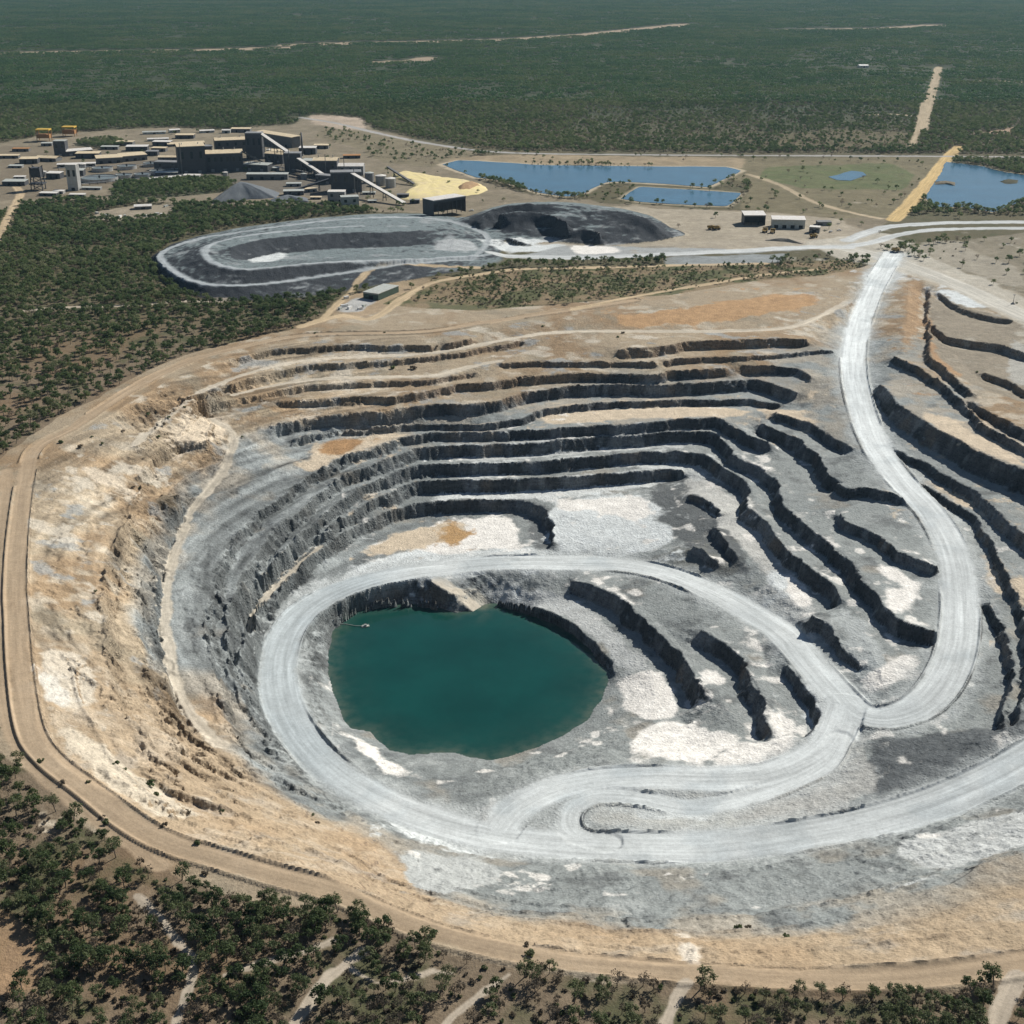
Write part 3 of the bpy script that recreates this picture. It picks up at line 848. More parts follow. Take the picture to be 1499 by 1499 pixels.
# pads and cleared land beyond the pit
PAD = np.array([.255, .215, .155]); PADG = np.array([.40, .37, .31])
SITE = [
    ([(-30, 215), (50, 200), (130, 192), (250, 186), (330, 190), (430, 182), (456, 170), (530, 172), (545, 190), (640, 212), (700, 224), (660, 236), (650, 242), (700, 262), (780, 285), (900, 298), (985, 304), (1075, 308),
      (1300, 318), (1270, 350), (1240, 366), (1100, 366), (900, 360), (760, 350), (700, 318), (640, 312), (560, 310), (470, 300), (410, 300), (300, 300), (180, 292), (100, 292), (30, 300), (-30, 330)], PAD, .9),
    ([(170, 268), (300, 262), (345, 268), (330, 280), (240, 290), (165, 290)], np.array([.06, .08, .04]), .9),
    ([(130, 205), (170, 205), (190, 212), (150, 218), (110, 212)], np.array([.06, .075, .04]), .9),
    ([(455, 168), (530, 172), (535, 190), (500, 190), (460, 180)], np.array([.44, .36, .28]), 1),
    ([(1075, 232), (1385, 230), (1370, 255), (1335, 290), (1310, 318), (1200, 318), (1085, 306), (1100, 270), (1060, 255)], np.array([.185, .16, .098]), .95),
    ([(650, 229), (760, 227), (1090, 231), (1085, 247), (900, 242), (760, 240), (660, 238)], np.array([.34, .27, .18]), .9),
    ([(540, 192), (640, 214), (700, 226), (650, 234), (640, 246), (560, 236), (520, 215), (460, 200), (470, 188)], np.array([.19, .165, .105]), .85),
    ([(1120, 245), (1300, 240), (1340, 255), (1320, 278), (1180, 275), (1110, 262)], np.array([.105, .130, .055]), .9),
    ([(1400, 355), (1499, 340), (1600, 345), (1600, 460), (1499, 440), (1400, 400), (1350, 380), (1330, 360)], np.array([.25, .22, .165]), .9),
    ([(480, 455), (520, 430), (580, 408), (640, 402), (620, 420), (575, 450), (500, 470)], np.array([.38, .29, .19]), .9),
    ([(492, 450), (520, 436), (545, 440), (530, 456), (500, 458)], np.array([.42, .42, .40]), 1),
    ([(610, 445), (660, 436), (685, 440), (640, 455)], np.array([.46, .40, .30]), 1),
    ([(970, 376), (1060, 374), (1150, 372), (1140, 384), (1040, 390), (970, 388)], np.array([.26, .28, .28]), 1),
    ([(1410, 195), (1470, 190), (1490, 184), (1480, 198)], np.array([.40, .28, .20]), .8),
    ([(1140, 196), (1240, 190), (1330, 195), (1330, 215), (1140, 218)], np.array([.19, .15, .085]), .35),
    ([(-30, 1330), (15, 1325), (45, 1345), (75, 1390), (60, 1440), (0, 1455), (-30, 1450)], np.array([.33, .22, .13]), .95),
    ([(140, 311), (190, 302), (250, 298), (256, 316), (200, 322), (140, 322)], np.array([.34, .29, .22]), .9),
]
for k, (pts, c, a) in enumerate(SITE):
    P = gpoly(pts, 8, 8.0, 210 + k)
    m = soft_poly(P, 3, .6, 40, 240 + k) * a * (.75 + .25 * sstep(-.3, .3, fbm(X, Y, 30, 4, 240 + k)))
    m *= (sp < .5)
    col = mix(col, c * (1 + .22 * n2[..., None] + .12 * n3[..., None]), m * (~inr))
scrub = to_plan([(560, 445), (640, 405), (760, 396), (900, 393), (1000, 390), (1130, 386), (1240, 380), (1262, 392), (1200, 404), (1100, 412), (980, 432), (860, 440), (700, 455), (600, 450)])
m = in_poly(X, Y, scrub)
col = mix(col, mix(np.array([.235, .18, .11]) * ones, np.array([.10, .105, .05]), sstep(-.25, .25, n2)), m * .9)
m = soft_poly(gpoly([(195, 236), (270, 230), (460, 232), (545, 258), (525, 292), (420, 284), (300, 262), (200, 264)], 8, 6, 333), 4, .9, 40, 334)
col = mix(col, np.array([.12, .11, .095]), m * .7)
m = soft_poly(gpoly([(0, 215), (110, 212), (215, 225), (200, 262), (60, 292), (0, 292)], 8, 6, 335), 4, 1.2, 45, 336)
col = mix(col, np.array([.17, .14, .10]), m * .6)

P1 = [(646, 241), (671, 235), (700, 236), (797, 242), (880, 243), (954, 244), (1020, 244), (1063, 245), (1085, 250), (1051, 267), (1035, 274), (980, 270), (928, 267), (905, 266), (888, 267), (870, 275), (856, 283), (842, 287), (828, 288), (790, 283), (731, 264), (696, 260)]
P2 = [(910, 291), (922, 282), (938, 274), (1016, 278), (1085, 283), (1076, 293), (1063, 302), (1030, 301), (985, 299), (940, 296)]
P3 = [(1385, 237), (1410, 240), (1441, 244), (1470, 252), (1499, 256), (1560, 262), (1560, 288), (1496, 294), (1455, 311), (1411, 303), (1367, 303), (1353, 289), (1362, 275), (1370, 267), (1378, 250)]
P4 = [(1212, 259), (1230, 256), (1247, 250), (1262, 252), (1268, 257), (1247, 265), (1225, 264)]
for q, amt in ((P1, .9), (P2, .6), (P3, .5)):
    cl_ = to_plan(q + q[:1])
    d_ = dist_line(X, Y, cl_, 20)[0]
    col = mix(col, np.array([.47, .40, .29]), sstep(13, 4, d_ + 6 * n1) * amt)
for k, (pts, c, a) in enumerate((
        ([(760, 352), (900, 302), (985, 306), (1080, 310), (1230, 320), (1262, 345), (1240, 362), (1100, 364), (900, 358)], (.37, .325, .25), .85),
        ([(1170, 354), (1240, 346), (1300, 340), (1345, 366), (1410, 398), (1499, 436), (1600, 480), (1600, 520), (1499, 474), (1380, 418), (1310, 396), (1230, 378)], (.46, .43, .36), .9),
        ([(1340, 360), (1400, 350), (1430, 372), (1499, 395), (1499, 425), (1400, 392)], (.33, .30, .24), .8))):
    m = soft_poly(gpoly(pts, 8, 7, 350 + k), 5, .8, 35, 360 + k) * a * (sp < .5)
    col = mix(col, np.array(c) * (1 + .16 * n2[..., None] + .14 * n3[..., None]), m)
# ---- roads
ROADS = np.zeros(X.shape + (4,), np.float32)   # across, along, road mask, rock mask
rough_e = 1.6 * fbm(X, Y, 9, 3, 300) + 1.4 * fbm(X, Y, 45, 2, 301)


def lay_road(lines, c, catid, soft=1.5, amt=1.0, extra=8, fade=None):
    global col
    E, S, T = road_params(X, Y, lines, extra)
    m = sstep(soft, -soft, E + rough_e * (1.4 if soft > 1 else 1)) * amt
    if fade is not None:
        m = m * fade
    lane = fbm(S / 4.5, T / 110.0, 1.0, 3, 306) + .5 * fbm(S / 12, T / 45.0, 1.0, 2, 307)
    col = mix(col, np.asarray(c) * (1 + .05 * n2 + .20 * lane)[..., None], m)
    k = m > .5
    ROADS[..., 0][k] = S[k]; ROADS[..., 1][k] = T[k]
    ROADS[..., 2] = np.maximum(ROADS[..., 2], m)
    if catid:
        cat[k] = catid
    return E


for grp, c in ((RR_L, TRACKC), ):
    lay_road(grp, c, 3, 1.5, .85)
lay_road(PATH_L, np.array([.56, .50, .40]), 3, 1.2, .85, fade=sstep(1.1, .6, SLOPE))
lay_road(DT_L[:5], np.array([.50, .39, .25]), 3, 1.5, .9)
lay_road(DT_L[4:5], np.array([.52, .38, .18]), 3, 2.0, 1)
lay_road(DT_L[5:10], np.array([.47, .38, .26]), 3, 2.0, .8)
lay_road(DT_L[10:], np.array([.44, .38, .30]), 3, .6, .95, 4)
lay_road(HW_L, np.array([.36, .35, .33]), 4, 2.0, 1)
lay_road(FT_L, np.array([.36, .28, .20]), 0, 6, .85, 30)
lay_road(SPR_L, np.array([.36, .39, .40]), 2, 2.0, .9)
lay_road(EW_L[3:], np.array([.50, .48, .42]), 2, 2.5, .95)
lay_road(EW_L[:3], np.array([.52, .54, .53]), 2, 2.0, .95)
# dusty shoulder spread then the running surface
E, S, T = road_params(X, Y, HAUL_L, 20)
m = sstep(17, -3, E + 9 * n2 + 5 * n3) * .8 * sstep(.9, .3, SLOPE)
col = mix(col, np.array([.44, .465, .455]), m)
lay_road(HAUL_L, mix(ROADC * (1 + .22 * (sstep(930, 1120, Y) * sstep(150, 250, X))[..., None]), np.array([.42, .465, .475]), np.clip(sstep(-60, -150, X) * .85 + sstep(.0, .5, n1) * .25 + sstep(.15, .5, fbm(X, Y, 38, 4, 305)) * .5, 0, 1)), 2, 3.2, .97)

# under the lake
LKP = in_poly(X, Y, LKc)
col = mix(col, np.array([.05, .07, .065]), ((ZR < LAKE_Z - .5) & LKP).astype(float))
rockm = (inr | (sp > .5)) & (ROADS[..., 2] < .5)
ROADS[..., 3] = rockm * np.clip(.35 + facew, 0, 1)
cat[(cat == 0) & inr] = 1
cat[(cat == 0) & (in_poly(X, Y, SP1c)) & (Z2 > .8)] = 5
cat[(cat == 0) & (in_poly(X, Y, SP2c)) & (Z2 > .8)] = 6
col = np.clip(col, 0.01, .85)


# ------------------------------------------------------------------ materials
def new_mat(name):
    m = bpy.data.materials.new(name)
    m.use_nodes = True
    nt = m.node_tree
    for n in list(nt.nodes):
        if n.type not in ('OUTPUT_MATERIAL', 'BSDF_PRINCIPLED'):
            nt.nodes.remove(n)
    return m, nt, nt.nodes['Principled BSDF']


def nd(nt, t, **kw):
    n = nt.nodes.new(t)
    for k, v in kw.items():
        if k.startswith('i_'):
            n.inputs[k[2:].replace('_', ' ')].default_value = v
        elif isinstance(k, str):
            setattr(n, k, v)
    return n


def math_n(nt, op, a, b=None):
    n = nt.nodes.new('ShaderNodeMath'); n.operation = op
    for i, v in enumerate((a, b)):
        if v is None: continue
        if isinstance(v, (int, float)): n.inputs[i].default_value = v
        else: nt.links.new(v, n.inputs[i])
    return n.outputs[0]


def mixrgb(nt, bt, fac, a, b):
    n = nt.nodes.new('ShaderNodeMix'); n.data_type = 'RGBA'; n.blend_type = bt
    for s, v in ((0, fac), (6, a), (7, b)):
        if isinstance(v, (int, float)): n.inputs[s].default_value = v
        elif isinstance(v, tuple): n.inputs[s].default_value = (*v, 1)
        else: nt.links.new(v, n.inputs[s])
    return n.outputs[2]


def noise_n(nt, vec, scale, detail=4, rough=.55, dim='3D'):
    n = nt.nodes.new('ShaderNodeTexNoise'); n.noise_dimensions = dim
    n.inputs['Scale'].default_value = scale; n.inputs['Detail'].default_value = detail; n.inputs['Roughness'].default_value = rough
    if vec is not None: nt.links.new(vec, n.inputs['Vector'])
    return n.outputs['Fac']


def ramp_n(nt, fac, lo, hi, a=0.0, b=1.0):
    n = nt.nodes.new('ShaderNodeMapRange'); n.clamp = True
    n.inputs[1].default_value = lo; n.inputs[2].default_value = hi; n.inputs[3].default_value = a; n.inputs[4].default_value = b
    nt.links.new(fac, n.inputs[0])
    return n.outputs[0]


def terrain_material():
    m, nt, bs = new_mat("earth and rock")
    at = nd(nt, 'ShaderNodeAttribute', attribute_name='albedo')
    rd = nd(nt, 'ShaderNodeAttribute', attribute_name='surface')
    geo = nd(nt, 'ShaderNodeNewGeometry')
    sep = nd(nt, 'ShaderNodeSeparateColor'); nt.links.new(rd.outputs['Color'], sep.inputs[0])
    across, along, rm = sep.outputs[0], sep.outputs[1], sep.outputs[2]
    rock = rd.outputs['Alpha']
    P = geo.outputs['Position']
    n_a = noise_n(nt, P, .45, 5, .6)
    n_b = noise_n(nt, P, .11, 5, .6)
    n_c = noise_n(nt, P, 1.3, 3, .6)
    v = math_n(nt, 'ADD', math_n(nt, 'MULTIPLY', ramp_n(nt, n_a, .3, .7, -.5, .5), .38), math_n(nt, 'MULTIPLY', ramp_n(nt, n_b, .3, .7, -.5, .5), .30))
    v = math_n(nt, 'ADD', v, math_n(nt, 'MULTIPLY', ramp_n(nt, n_c, .3, .7, -.5, .5), .22))
    mp = nd(nt, 'ShaderNodeMapping'); mp.inputs['Scale'].default_value = (.10, .10, 1.25); nt.links.new(P, mp.inputs[0])
    mp2 = nd(nt, 'ShaderNodeMapping'); mp2.inputs['Scale'].default_value = (.85, .85, .09); nt.links.new(P, mp2.inputs[0])
    stra = math_n(nt, 'ADD', ramp_n(nt, noise_n(nt, mp.outputs[0], 1.0, 3, .6), .32, .68, -.5, .5), ramp_n(nt, noise_n(nt, mp2.outputs[0], 1.0, 3, .6), .32, .68, -.5, .5))
    v = math_n(nt, 'ADD', v, math_n(nt, 'MULTIPLY', stra, math_n(nt, 'MULTIPLY', rock, .6)))
    # wheel streaks along the roads
    cmb = nd(nt, 'ShaderNodeCombineXYZ'); nt.links.new(math_n(nt, 'MULTIPLY', across, .36), cmb.inputs[0]); nt.links.new(math_n(nt, 'MULTIPLY', along, .016), cmb.inputs[1])
    st = noise_n(nt, cmb.outputs[0], 1.0, 4, .6)
    st = math_n(nt, 'MULTIPLY', ramp_n(nt, st, .32, .68, -.5, .5), .34)
    amp = math_n(nt, 'SUBTRACT', .82, math_n(nt, 'MULTIPLY', rm, .3))
    val = math_n(nt, 'ADD', math_n(nt, 'ADD', math_n(nt, 'MULTIPLY', v, amp), math_n(nt, 'MULTIPLY', st, rm)), 1.0)
    # loose boulders on the rock
    vor = nd(nt, 'ShaderNodeTexVoronoi'); vor.inputs['Scale'].default_value = .42; nt.links.new(P, vor.inputs['Vector'])
    bl = ramp_n(nt, vor.outputs['Distance'], .12, .45, 1, 0)
    hsv = nd(nt, 'ShaderNodeVectorMath', operation='SCALE')
    nt.links.new(at.outputs['Color'], hsv.inputs[0]); nt.links.new(val, hsv.inputs['Scale'])
    rndc = math_n(nt, 'MULTIPLY', ramp_n(nt, vor.outputs['Color'], 0, 1, -.35, .45), math_n(nt, 'MULTIPLY', bl, rock))
    h2 = nd(nt, 'ShaderNodeVectorMath', operation='SCALE')
    nt.links.new(hsv.outputs[0], h2.inputs[0]); nt.links.new(math_n(nt, 'ADD', rndc, 1.0), h2.inputs['Scale'])
    nt.links.new(h2.outputs[0], bs.inputs['Base Color'])
    bs.inputs['Roughness'].default_value = .95
    bs.inputs['Specular IOR Level'].default_value = .12
    hh = math_n(nt, 'ADD', math_n(nt, 'MULTIPLY', n_a, 1.0), math_n(nt, 'MULTIPLY', math_n(nt, 'MULTIPLY', bl, rock), 1.1))
    hh = math_n(nt, 'ADD', hh, math_n(nt, 'MULTIPLY', n_c, .5))
    bp = nd(nt, 'ShaderNodeBump'); bp.inputs['Distance'].default_value = 1.0
    nt.links.new(ramp_n(nt, rm, 0, 1, .62, .18), bp.inputs['Strength'])
    nt.links.new(hh, bp.inputs['Height']); nt.links.new(bp.outputs[0], bs.inputs['Normal'])
    return m


EARTH = terrain_material()


def tag(o, label=None, cat=None, group=None, kind=None):
    if label: o['label'] = label
    if cat: o['category'] = cat
    if group: o['group'] = group
    if kind: o['kind'] = kind
    return o


def mesh_from(name, co, quads, mats=(), smooth=True):
    me = bpy.data.meshes.new(name)
    co = np.ascontiguousarray(co, np.float32); quads = np.ascontiguousarray(quads, np.int32)
    nv, nf, k = len(co), len(quads), quads.shape[1]
    me.vertices.add(nv); me.vertices.foreach_set('co', co.ravel())
    me.loops.add(nf * k); me.loops.foreach_set('vertex_index', quads.ravel())
    me.polygons.add(nf); me.polygons.foreach_set('loop_start', np.arange(0, nf * k, k, dtype=np.int32))
    me.polygons.foreach_set('use_smooth', np.full(nf, smooth))
    me.update(calc_edges=True)
    for m in mats: me.materials.append(m)
    return me


idx = np.arange(NY * NX).reshape(NY, NX)
Q = np.stack([idx[:-1, :-1], idx[:-1, 1:], idx[1:, 1:], idx[1:, :-1]], -1).reshape(-1, 4)
qc = np.minimum(cat[:-1, :-1], 99).ravel()
co = np.stack([X, Y, Z], -1).reshape(-1, 3)
colf = np.concatenate([col, np.ones(X.shape + (1,))], -1).reshape(-1, 4).astype(np.float32)
rdf = ROADS.reshape(-1, 4).astype(np.float32)


def terrain_piece(name, sel):
    q = Q[sel]
    if not len(q): return None
    u, inv = np.unique(q.ravel(), return_inverse=True)
    me = mesh_from(name, co[u], inv.reshape(-1, 4), (EARTH,))
    for nm, dat in (('albedo', colf), ('surface', rdf)):
        a = me.attributes.new(nm, 'FLOAT_COLOR', 'POINT')
        a.data.foreach_set('color', np.ascontiguousarray(dat[u]).ravel())
    o = bpy.data.objects.new(name, me)
    ROOT.objects.link(o)
    return o


for cid, nm in ((0, 'ground'), (1, 'pit_terrain'), (2, 'haul_road'), (3, 'dirt_road'), (4, 'paved_road')):
    o = terrain_piece(nm, qc == cid)
    if o: tag(o, kind='structure')
o = terrain_piece('ore_stockpile', qc == 5)
tag(o, 'long flat-topped dark grey ore stockpile ringed by a haul road above the pit', 'stockpile')
o = terrain_piece('ore_stockpile', qc == 6)
tag(o, 'dark grey broken ore heap in front of the long blue pond', 'stockpile')

# ------------------------------------------------------------------ water
def water_mat(name, c, rough, bump):
    m, nt, bs = new_mat(name)
    geo = nd(nt, 'ShaderNodeNewGeometry')
    n = noise_n(nt, geo.outputs['Position'], .02, 4, .6)
    a = mixrgb(nt, 'MIX', ramp_n(nt, n, .35, .65), tuple(v * .86 for v in c), tuple(v * 1.12 for v in c))
    nt.links.new(a, bs.inputs['Base Color'])
    bs.inputs['Roughness'].default_value = rough
    bs.inputs['IOR'].default_value = 1.33
    w = noise_n(nt, geo.outputs['Position'], .6, 3, .6)
    bp = nd(nt, 'ShaderNodeBump'); bp.inputs['Strength'].default_value = bump; bp.inputs['Distance'].default_value = .3
    nt.links.new(w, bp.inputs['Height']); nt.links.new(bp.outputs[0], bs.inputs['Normal'])
    return m


def sheet(name, P, z, mat, step=None, wob=0, seed=1):
    P = np.asarray(P, float)
    if step:
        P = resample(np.vstack([P, P[:1]]), step)[:-1]
        n = normals_right(P)
        P[:, :2] += n * (fbm(P[:, 0], P[:, 1], step * 5, 3, seed) * wob)[:, None]
    bm = bmesh.new()
    vs = [bm.verts.new((p[0], p[1], z)) for p in P]
    f = bm.faces.new(vs)
    f.normal_update()
    if f.normal.z < 0: f.normal_flip()
    bmesh.ops.triangulate(bm, faces=[f])
    me = bpy.data.meshes.new(name); bm.to_mesh(me); bm.free()
    me.materials.append(mat)
    o = bpy.data.objects.new(name, me); ROOT.objects.link(o)
    return o


GREENW = water_mat('green lake water', (.004, .052, .043), .07, .10)
BLUEW = water_mat('blue pond water', (.05, .135, .215), .18, .2)
def lake():
    n = len(LKc)
    sc = (1.03, .985, .94, .86, .6, .3, .001)
    sh = (1.0, .75, .35, .08, 0, 0, 0)
    V, A = [], []
    ramp = np.array(W(705, 886, LAKE_Z))
    for f, a in zip(sc, sh):
        Q = _c + (LKc[:, :2] - _c) * f
        V.append(np.c_[Q, np.full(n, LAKE_Z)])
        A.append(np.maximum(a, 1.6 * np.exp(-(np.hypot(*(Q - ramp).T) / 11) ** 2)))
    V = np.vstack(V); A = np.concatenate(A)
    F = [[j * n + i, (j + 1) * n + i, (j + 1) * n + (i + 1) % n, j * n + (i + 1) % n] for j in range(len(sc) - 1) for i in range(n - 1)]
    me = mesh_from('lake_water', V, np.array(F), (GREENW,))
    at = me.attributes.new('shallow', 'FLOAT', 'POINT'); at.data.foreach_set('value', A.astype(np.float32))
    o = bpy.data.objects.new('lake_water', me); ROOT.objects.link(o)
    tag(o, kind='structure')
    nt = GREENW.node_tree; bs = nt.nodes['Principled BSDF']
    src = bs.inputs['Base Color'].links[0].from_socket
    a = nd(nt, 'ShaderNodeAttribute', attribute_name='shallow')
    g = nd(nt, 'ShaderNodeNewGeometry')
    k = math_n(nt, 'MULTIPLY', a.outputs['Fac'], ramp_n(nt, noise_n(nt, g.outputs['Position'], .12, 4, .6), .3, .65, .2, 1))
    nt.links.new(mixrgb(nt, 'MIX', ramp_n(nt, k, 0, 1.2, 0, .85), src, (.13, .15, .11)), bs.inputs['Base Color'])


lake()
WATER_POLYS = []
for k, (P, nm) in enumerate(((P1, 'pond_water'), (P2, 'pond_water'), (P3, 'pond_water'), (P4, 'pond_water'))):
    pl = to_plan(P)
    tag(sheet(nm, pl, .45, BLUEW, 9, 4, 40 + k), kind='structure')
    WATER_POLYS.append(pl)

# ------------------------------------------------------------------ vegetation
def leaf_mat(name, ca, cb, cc, north=1.8):
    m, nt, bs = new_mat(name)
    oi = nd(nt, 'ShaderNodeObjectInfo')
    geo = nd(nt, 'ShaderNodeNewGeometry')
    big = noise_n(nt, oi.outputs['Location'], .0022, 3, .6)
    r = math_n(nt, 'ADD', math_n(nt, 'MULTIPLY', oi.outputs['Random'], .75), ramp_n(nt, big, .38, .62, -.25, .5))
    cr = nd(nt, 'ShaderNodeValToRGB')
    e = cr.color_ramp.elements
    e[0].position = 0; e[0].color = (*ca, 1)
    e[1].position = 1; e[1].color = (*cc, 1)
    q = e.new(.5); q.color = (*cb, 1)
    nt.links.new(r, cr.inputs[0])
    sc = noise_n(nt, geo.outputs['Position'], .9, 2, .5)
    vv = nd(nt, 'ShaderNodeVectorMath', operation='SCALE')
    nt.links.new(cr.outputs[0], vv.inputs[0]); 
    sy = nd(nt, 'ShaderNodeSeparateXYZ'); nt.links.new(oi.outputs['Location'], sy.inputs[0])
    nt.links.new(math_n(nt, 'MULTIPLY', ramp_n(nt, sc, .3, .7, .65, 1.4), ramp_n(nt, sy.outputs[1], 600, 2100, 1.0, north)), vv.inputs['Scale'])
    nt.links.new(vv.outputs[0], bs.inputs['Base Color'])
    bs.inputs['Roughness'].default_value = .7
    bs.inputs['Specular IOR Level'].default_value = .25
    tr = nd(nt, 'ShaderNodeBsdfTranslucent'); nt.links.new(vv.outputs[0], tr.inputs[0])
    mx = nd(nt, 'ShaderNodeMixShader'); mx.inputs[0].default_value = .42
    nt.links.new(bs.outputs[0], mx.inputs[1]); nt.links.new(tr.outputs[0], mx.inputs[2])
    nt.links.new(mx.outputs[0], nt.nodes['Material Output'].inputs[0])
    return m


LEAF = {
    'dark green': leaf_mat('dark green leaves', (.044, .072, .027), (.066, .098, .036), (.105, .130, .052)),
    'olive green': leaf_mat('olive leaves', (.082, .112, .048), (.112, .138, .060), (.150, .158, .084)),
    'grey-brown': leaf_mat('dry leaves', (.085, .066, .045), (.110, .090, .062), (.14, .118, .088)),
}
FARLEAF = leaf_mat('distant leaves', (.056, .122, .042), (.080, .152, .050), (.132, .178, .068), 1.0)
_m, _nt, _bs = new_mat('bark')
_g = nd(_nt, 'ShaderNodeNewGeometry')
_nt.links.new(mixrgb(_nt, 'MIX', noise_n(_nt, _g.outputs['Position'], 3, 3), (.10, .08, .06), (.26, .22, .18)), _bs.inputs['Base Color'])
_bs.inputs['Roughness'].default_value = .9
BARK = _m


def quads_cloud(rng, centers, radii, per, size):
    """leaf-sized quads filling clumps"""
    V = []
    for c, r in zip(centers, radii):
        n = per
        d = rng.normal(size=(n, 3)); d /= np.linalg.norm(d, axis=1)[:, None]
        p = c + d * (r * rng.random((n, 1)) ** .45) * np.array([1, 1, .72])
        nrm = d * .8 + rng.normal(size=(n, 3)) * .6 + np.array([0, 0, .35])
        nrm /= np.linalg.norm(nrm, axis=1)[:, None]
        t = np.cross(nrm, rng.normal(size=(n, 3))); t /= np.linalg.norm(t, axis=1)[:, None]
        b = np.cross(nrm, t)
        s = size * (.6 + .8 * rng.random((n, 1)))
        a = .55 + .5 * rng.random((n, 1))
        V.append(np.stack([p - t * s - b * s * a * .6, p + t * s * .5 - b * s * a, p + t * s + b * s * a * .5, p - t * s * .4 + b * s * a], 1))
    V = np.concatenate(V)
    return V.reshape(-1, 3), np.arange(len(V) * 4).reshape(-1, 4)


def tube(p0, p1, r0, r1, n=6):
    p0 = np.array(p0, float); p1 = np.array(p1, float)
    d = p1 - p0; d /= np.linalg.norm(d)
    a = np.cross(d, [.3, .9, .1]); a /= np.linalg.norm(a); b = np.cross(d, a)
    an = np.arange(n) / n * 2 * pi
    ring = np.cos(an)[:, None] * a + np.sin(an)[:, None] * b
    V = np.vstack([p0 + ring * r0, p1 + ring * r1])
    F = [[i, (i + 1) % n, n + (i + 1) % n, n + i] for i in range(n)]
    return V, np.array(F)


def join(parts):
    V, Fs, o = [], [], 0
    for v, f in parts:
        V.append(v); Fs.append(f + o); o += len(v)
    return np.vstack(V), np.vstack(Fs)


def make_tree(seed, h, cr, nclump, per, size, bare=False):
    rng = np.random.default_rng(seed)
    cl, rad, limbs = [], [], []
    lean = rng.normal(size=2) * .05 * h
    fork = np.array([lean[0] * .5, lean[1] * .5, h * .42])
    limbs.append(tube((0, 0, -.4), fork, .03 * h * .75 + .04, .018 * h + .03))
    for k in range(nclump):
        a = k * 2.4 + rng.random() * .9
        rr = cr * (.30 + .62 * rng.random() ** .6) * (0.25 if k == 0 else 1)
        z = h * (.60 + .33 * rng.random()) - .18 * h * (rr / cr) + (h * .10 if k == 0 else 0)
        c = np.array([cos(a) * rr + lean[0], sin(a) * rr + lean[1], z])
        cl.append(c); rad.append(cr * (.36 + .22 * rng.random()))
        if k % 2 == 0 or bare:
            limbs.append(tube(fork * (.8 + .2 * rng.random()), c, .014 * h + .02, .03, 5))
            if bare:
                for _ in range(3):
                    limbs.append(tube(c * .7 + fork * .3, c + rng.normal(size=3) * .3 * cr, .035, .015, 4))
    return quads_cloud(rng, cl, rad, per, size), join(limbs)


TREE_KINDS = [  # seed, height, crown radius, clumps, leaves each, leaf size, colour
    (1, 9.5, 3.4, 11, 62, .29, 'dark green'), (2, 8.0, 3.0, 9, 62, .28, 'dark green'), (3, 10.5, 3.2, 12, 50, .28, 'olive green'),
    (4, 7.0, 2.7, 9, 52, .27, 'olive green'), (5, 7.5, 2.6, 9, 20, .24, 'grey-brown'), (6, 6.0, 2.4, 8, 56, .27, 'dark green'), (8, 5.2, 2.2, 7, 26, .24, 'grey-brown')]
tree_meshes = []
src_near = bpy.data.collections.new('tree sources')
for k, (sd_, h, cr, nc, per, sz, colr) in enumerate(TREE_KINDS):
    (lv, lf), (tv, tf) = make_tree(sd_, h, cr, nc, per, sz, colr == 'grey-brown')
    cm = mesh_from('crown', lv, lf, (LEAF[colr],), False)
    tm = mesh_from('trunk', tv, tf, (BARK,))
    jm = mesh_from('tree_%d' % k, np.vstack([lv, tv]), np.vstack([lf, tf + len(lv)]), (LEAF[colr], BARK), False)
    jm.polygons.foreach_set('material_index', np.r_[np.zeros(len(lf)), np.ones(len(tf))].astype(np.int32))
    tree_meshes.append((cm, tm, colr, h))
    src_near.objects.link(bpy.data.objects.new('tree_%d' % k, jm))
# low bushes
for k, (sd_, r, colr) in enumerate(((21, 1.5, 'dark green'), (22, 1.2, 'olive green'), (23, 1.4, 'grey-brown'))):
    rng = np.random.default_rng(sd_)
    cs = [np.array([cos(a) * r * .5, sin(a) * r * .5, r * .55]) for a in rng.random(4) * 6.28]
    lv, lf = quads_cloud(rng, cs, [r * .6] * 4, 26, .3)
    src_near.objects.link(bpy.data.objects.new('tree_%d' % (7 + k), mesh_from('bush', lv, lf, (LEAF[colr],), False)))
NK = 7
# far stands: a patch of many crowns
src_far = bpy.data.collections.new('stand sources')
for k in range(4):
    rng = np.random.default_rng(50 + k)
    n = 26
    cs = np.c_[rng.random((n, 2)) * 46 - 23, 6 + 3.0 * rng.random(n)]
    rs = 2.4 + 1.6 * rng.random(n)
    lv, lf = quads_cloud(rng, cs, rs, 16, 1.15)
    src_far.objects.link(bpy.data.objects.new('stand_%d' % k, mesh_from('stand', lv, lf, (FARLEAF,), False)))


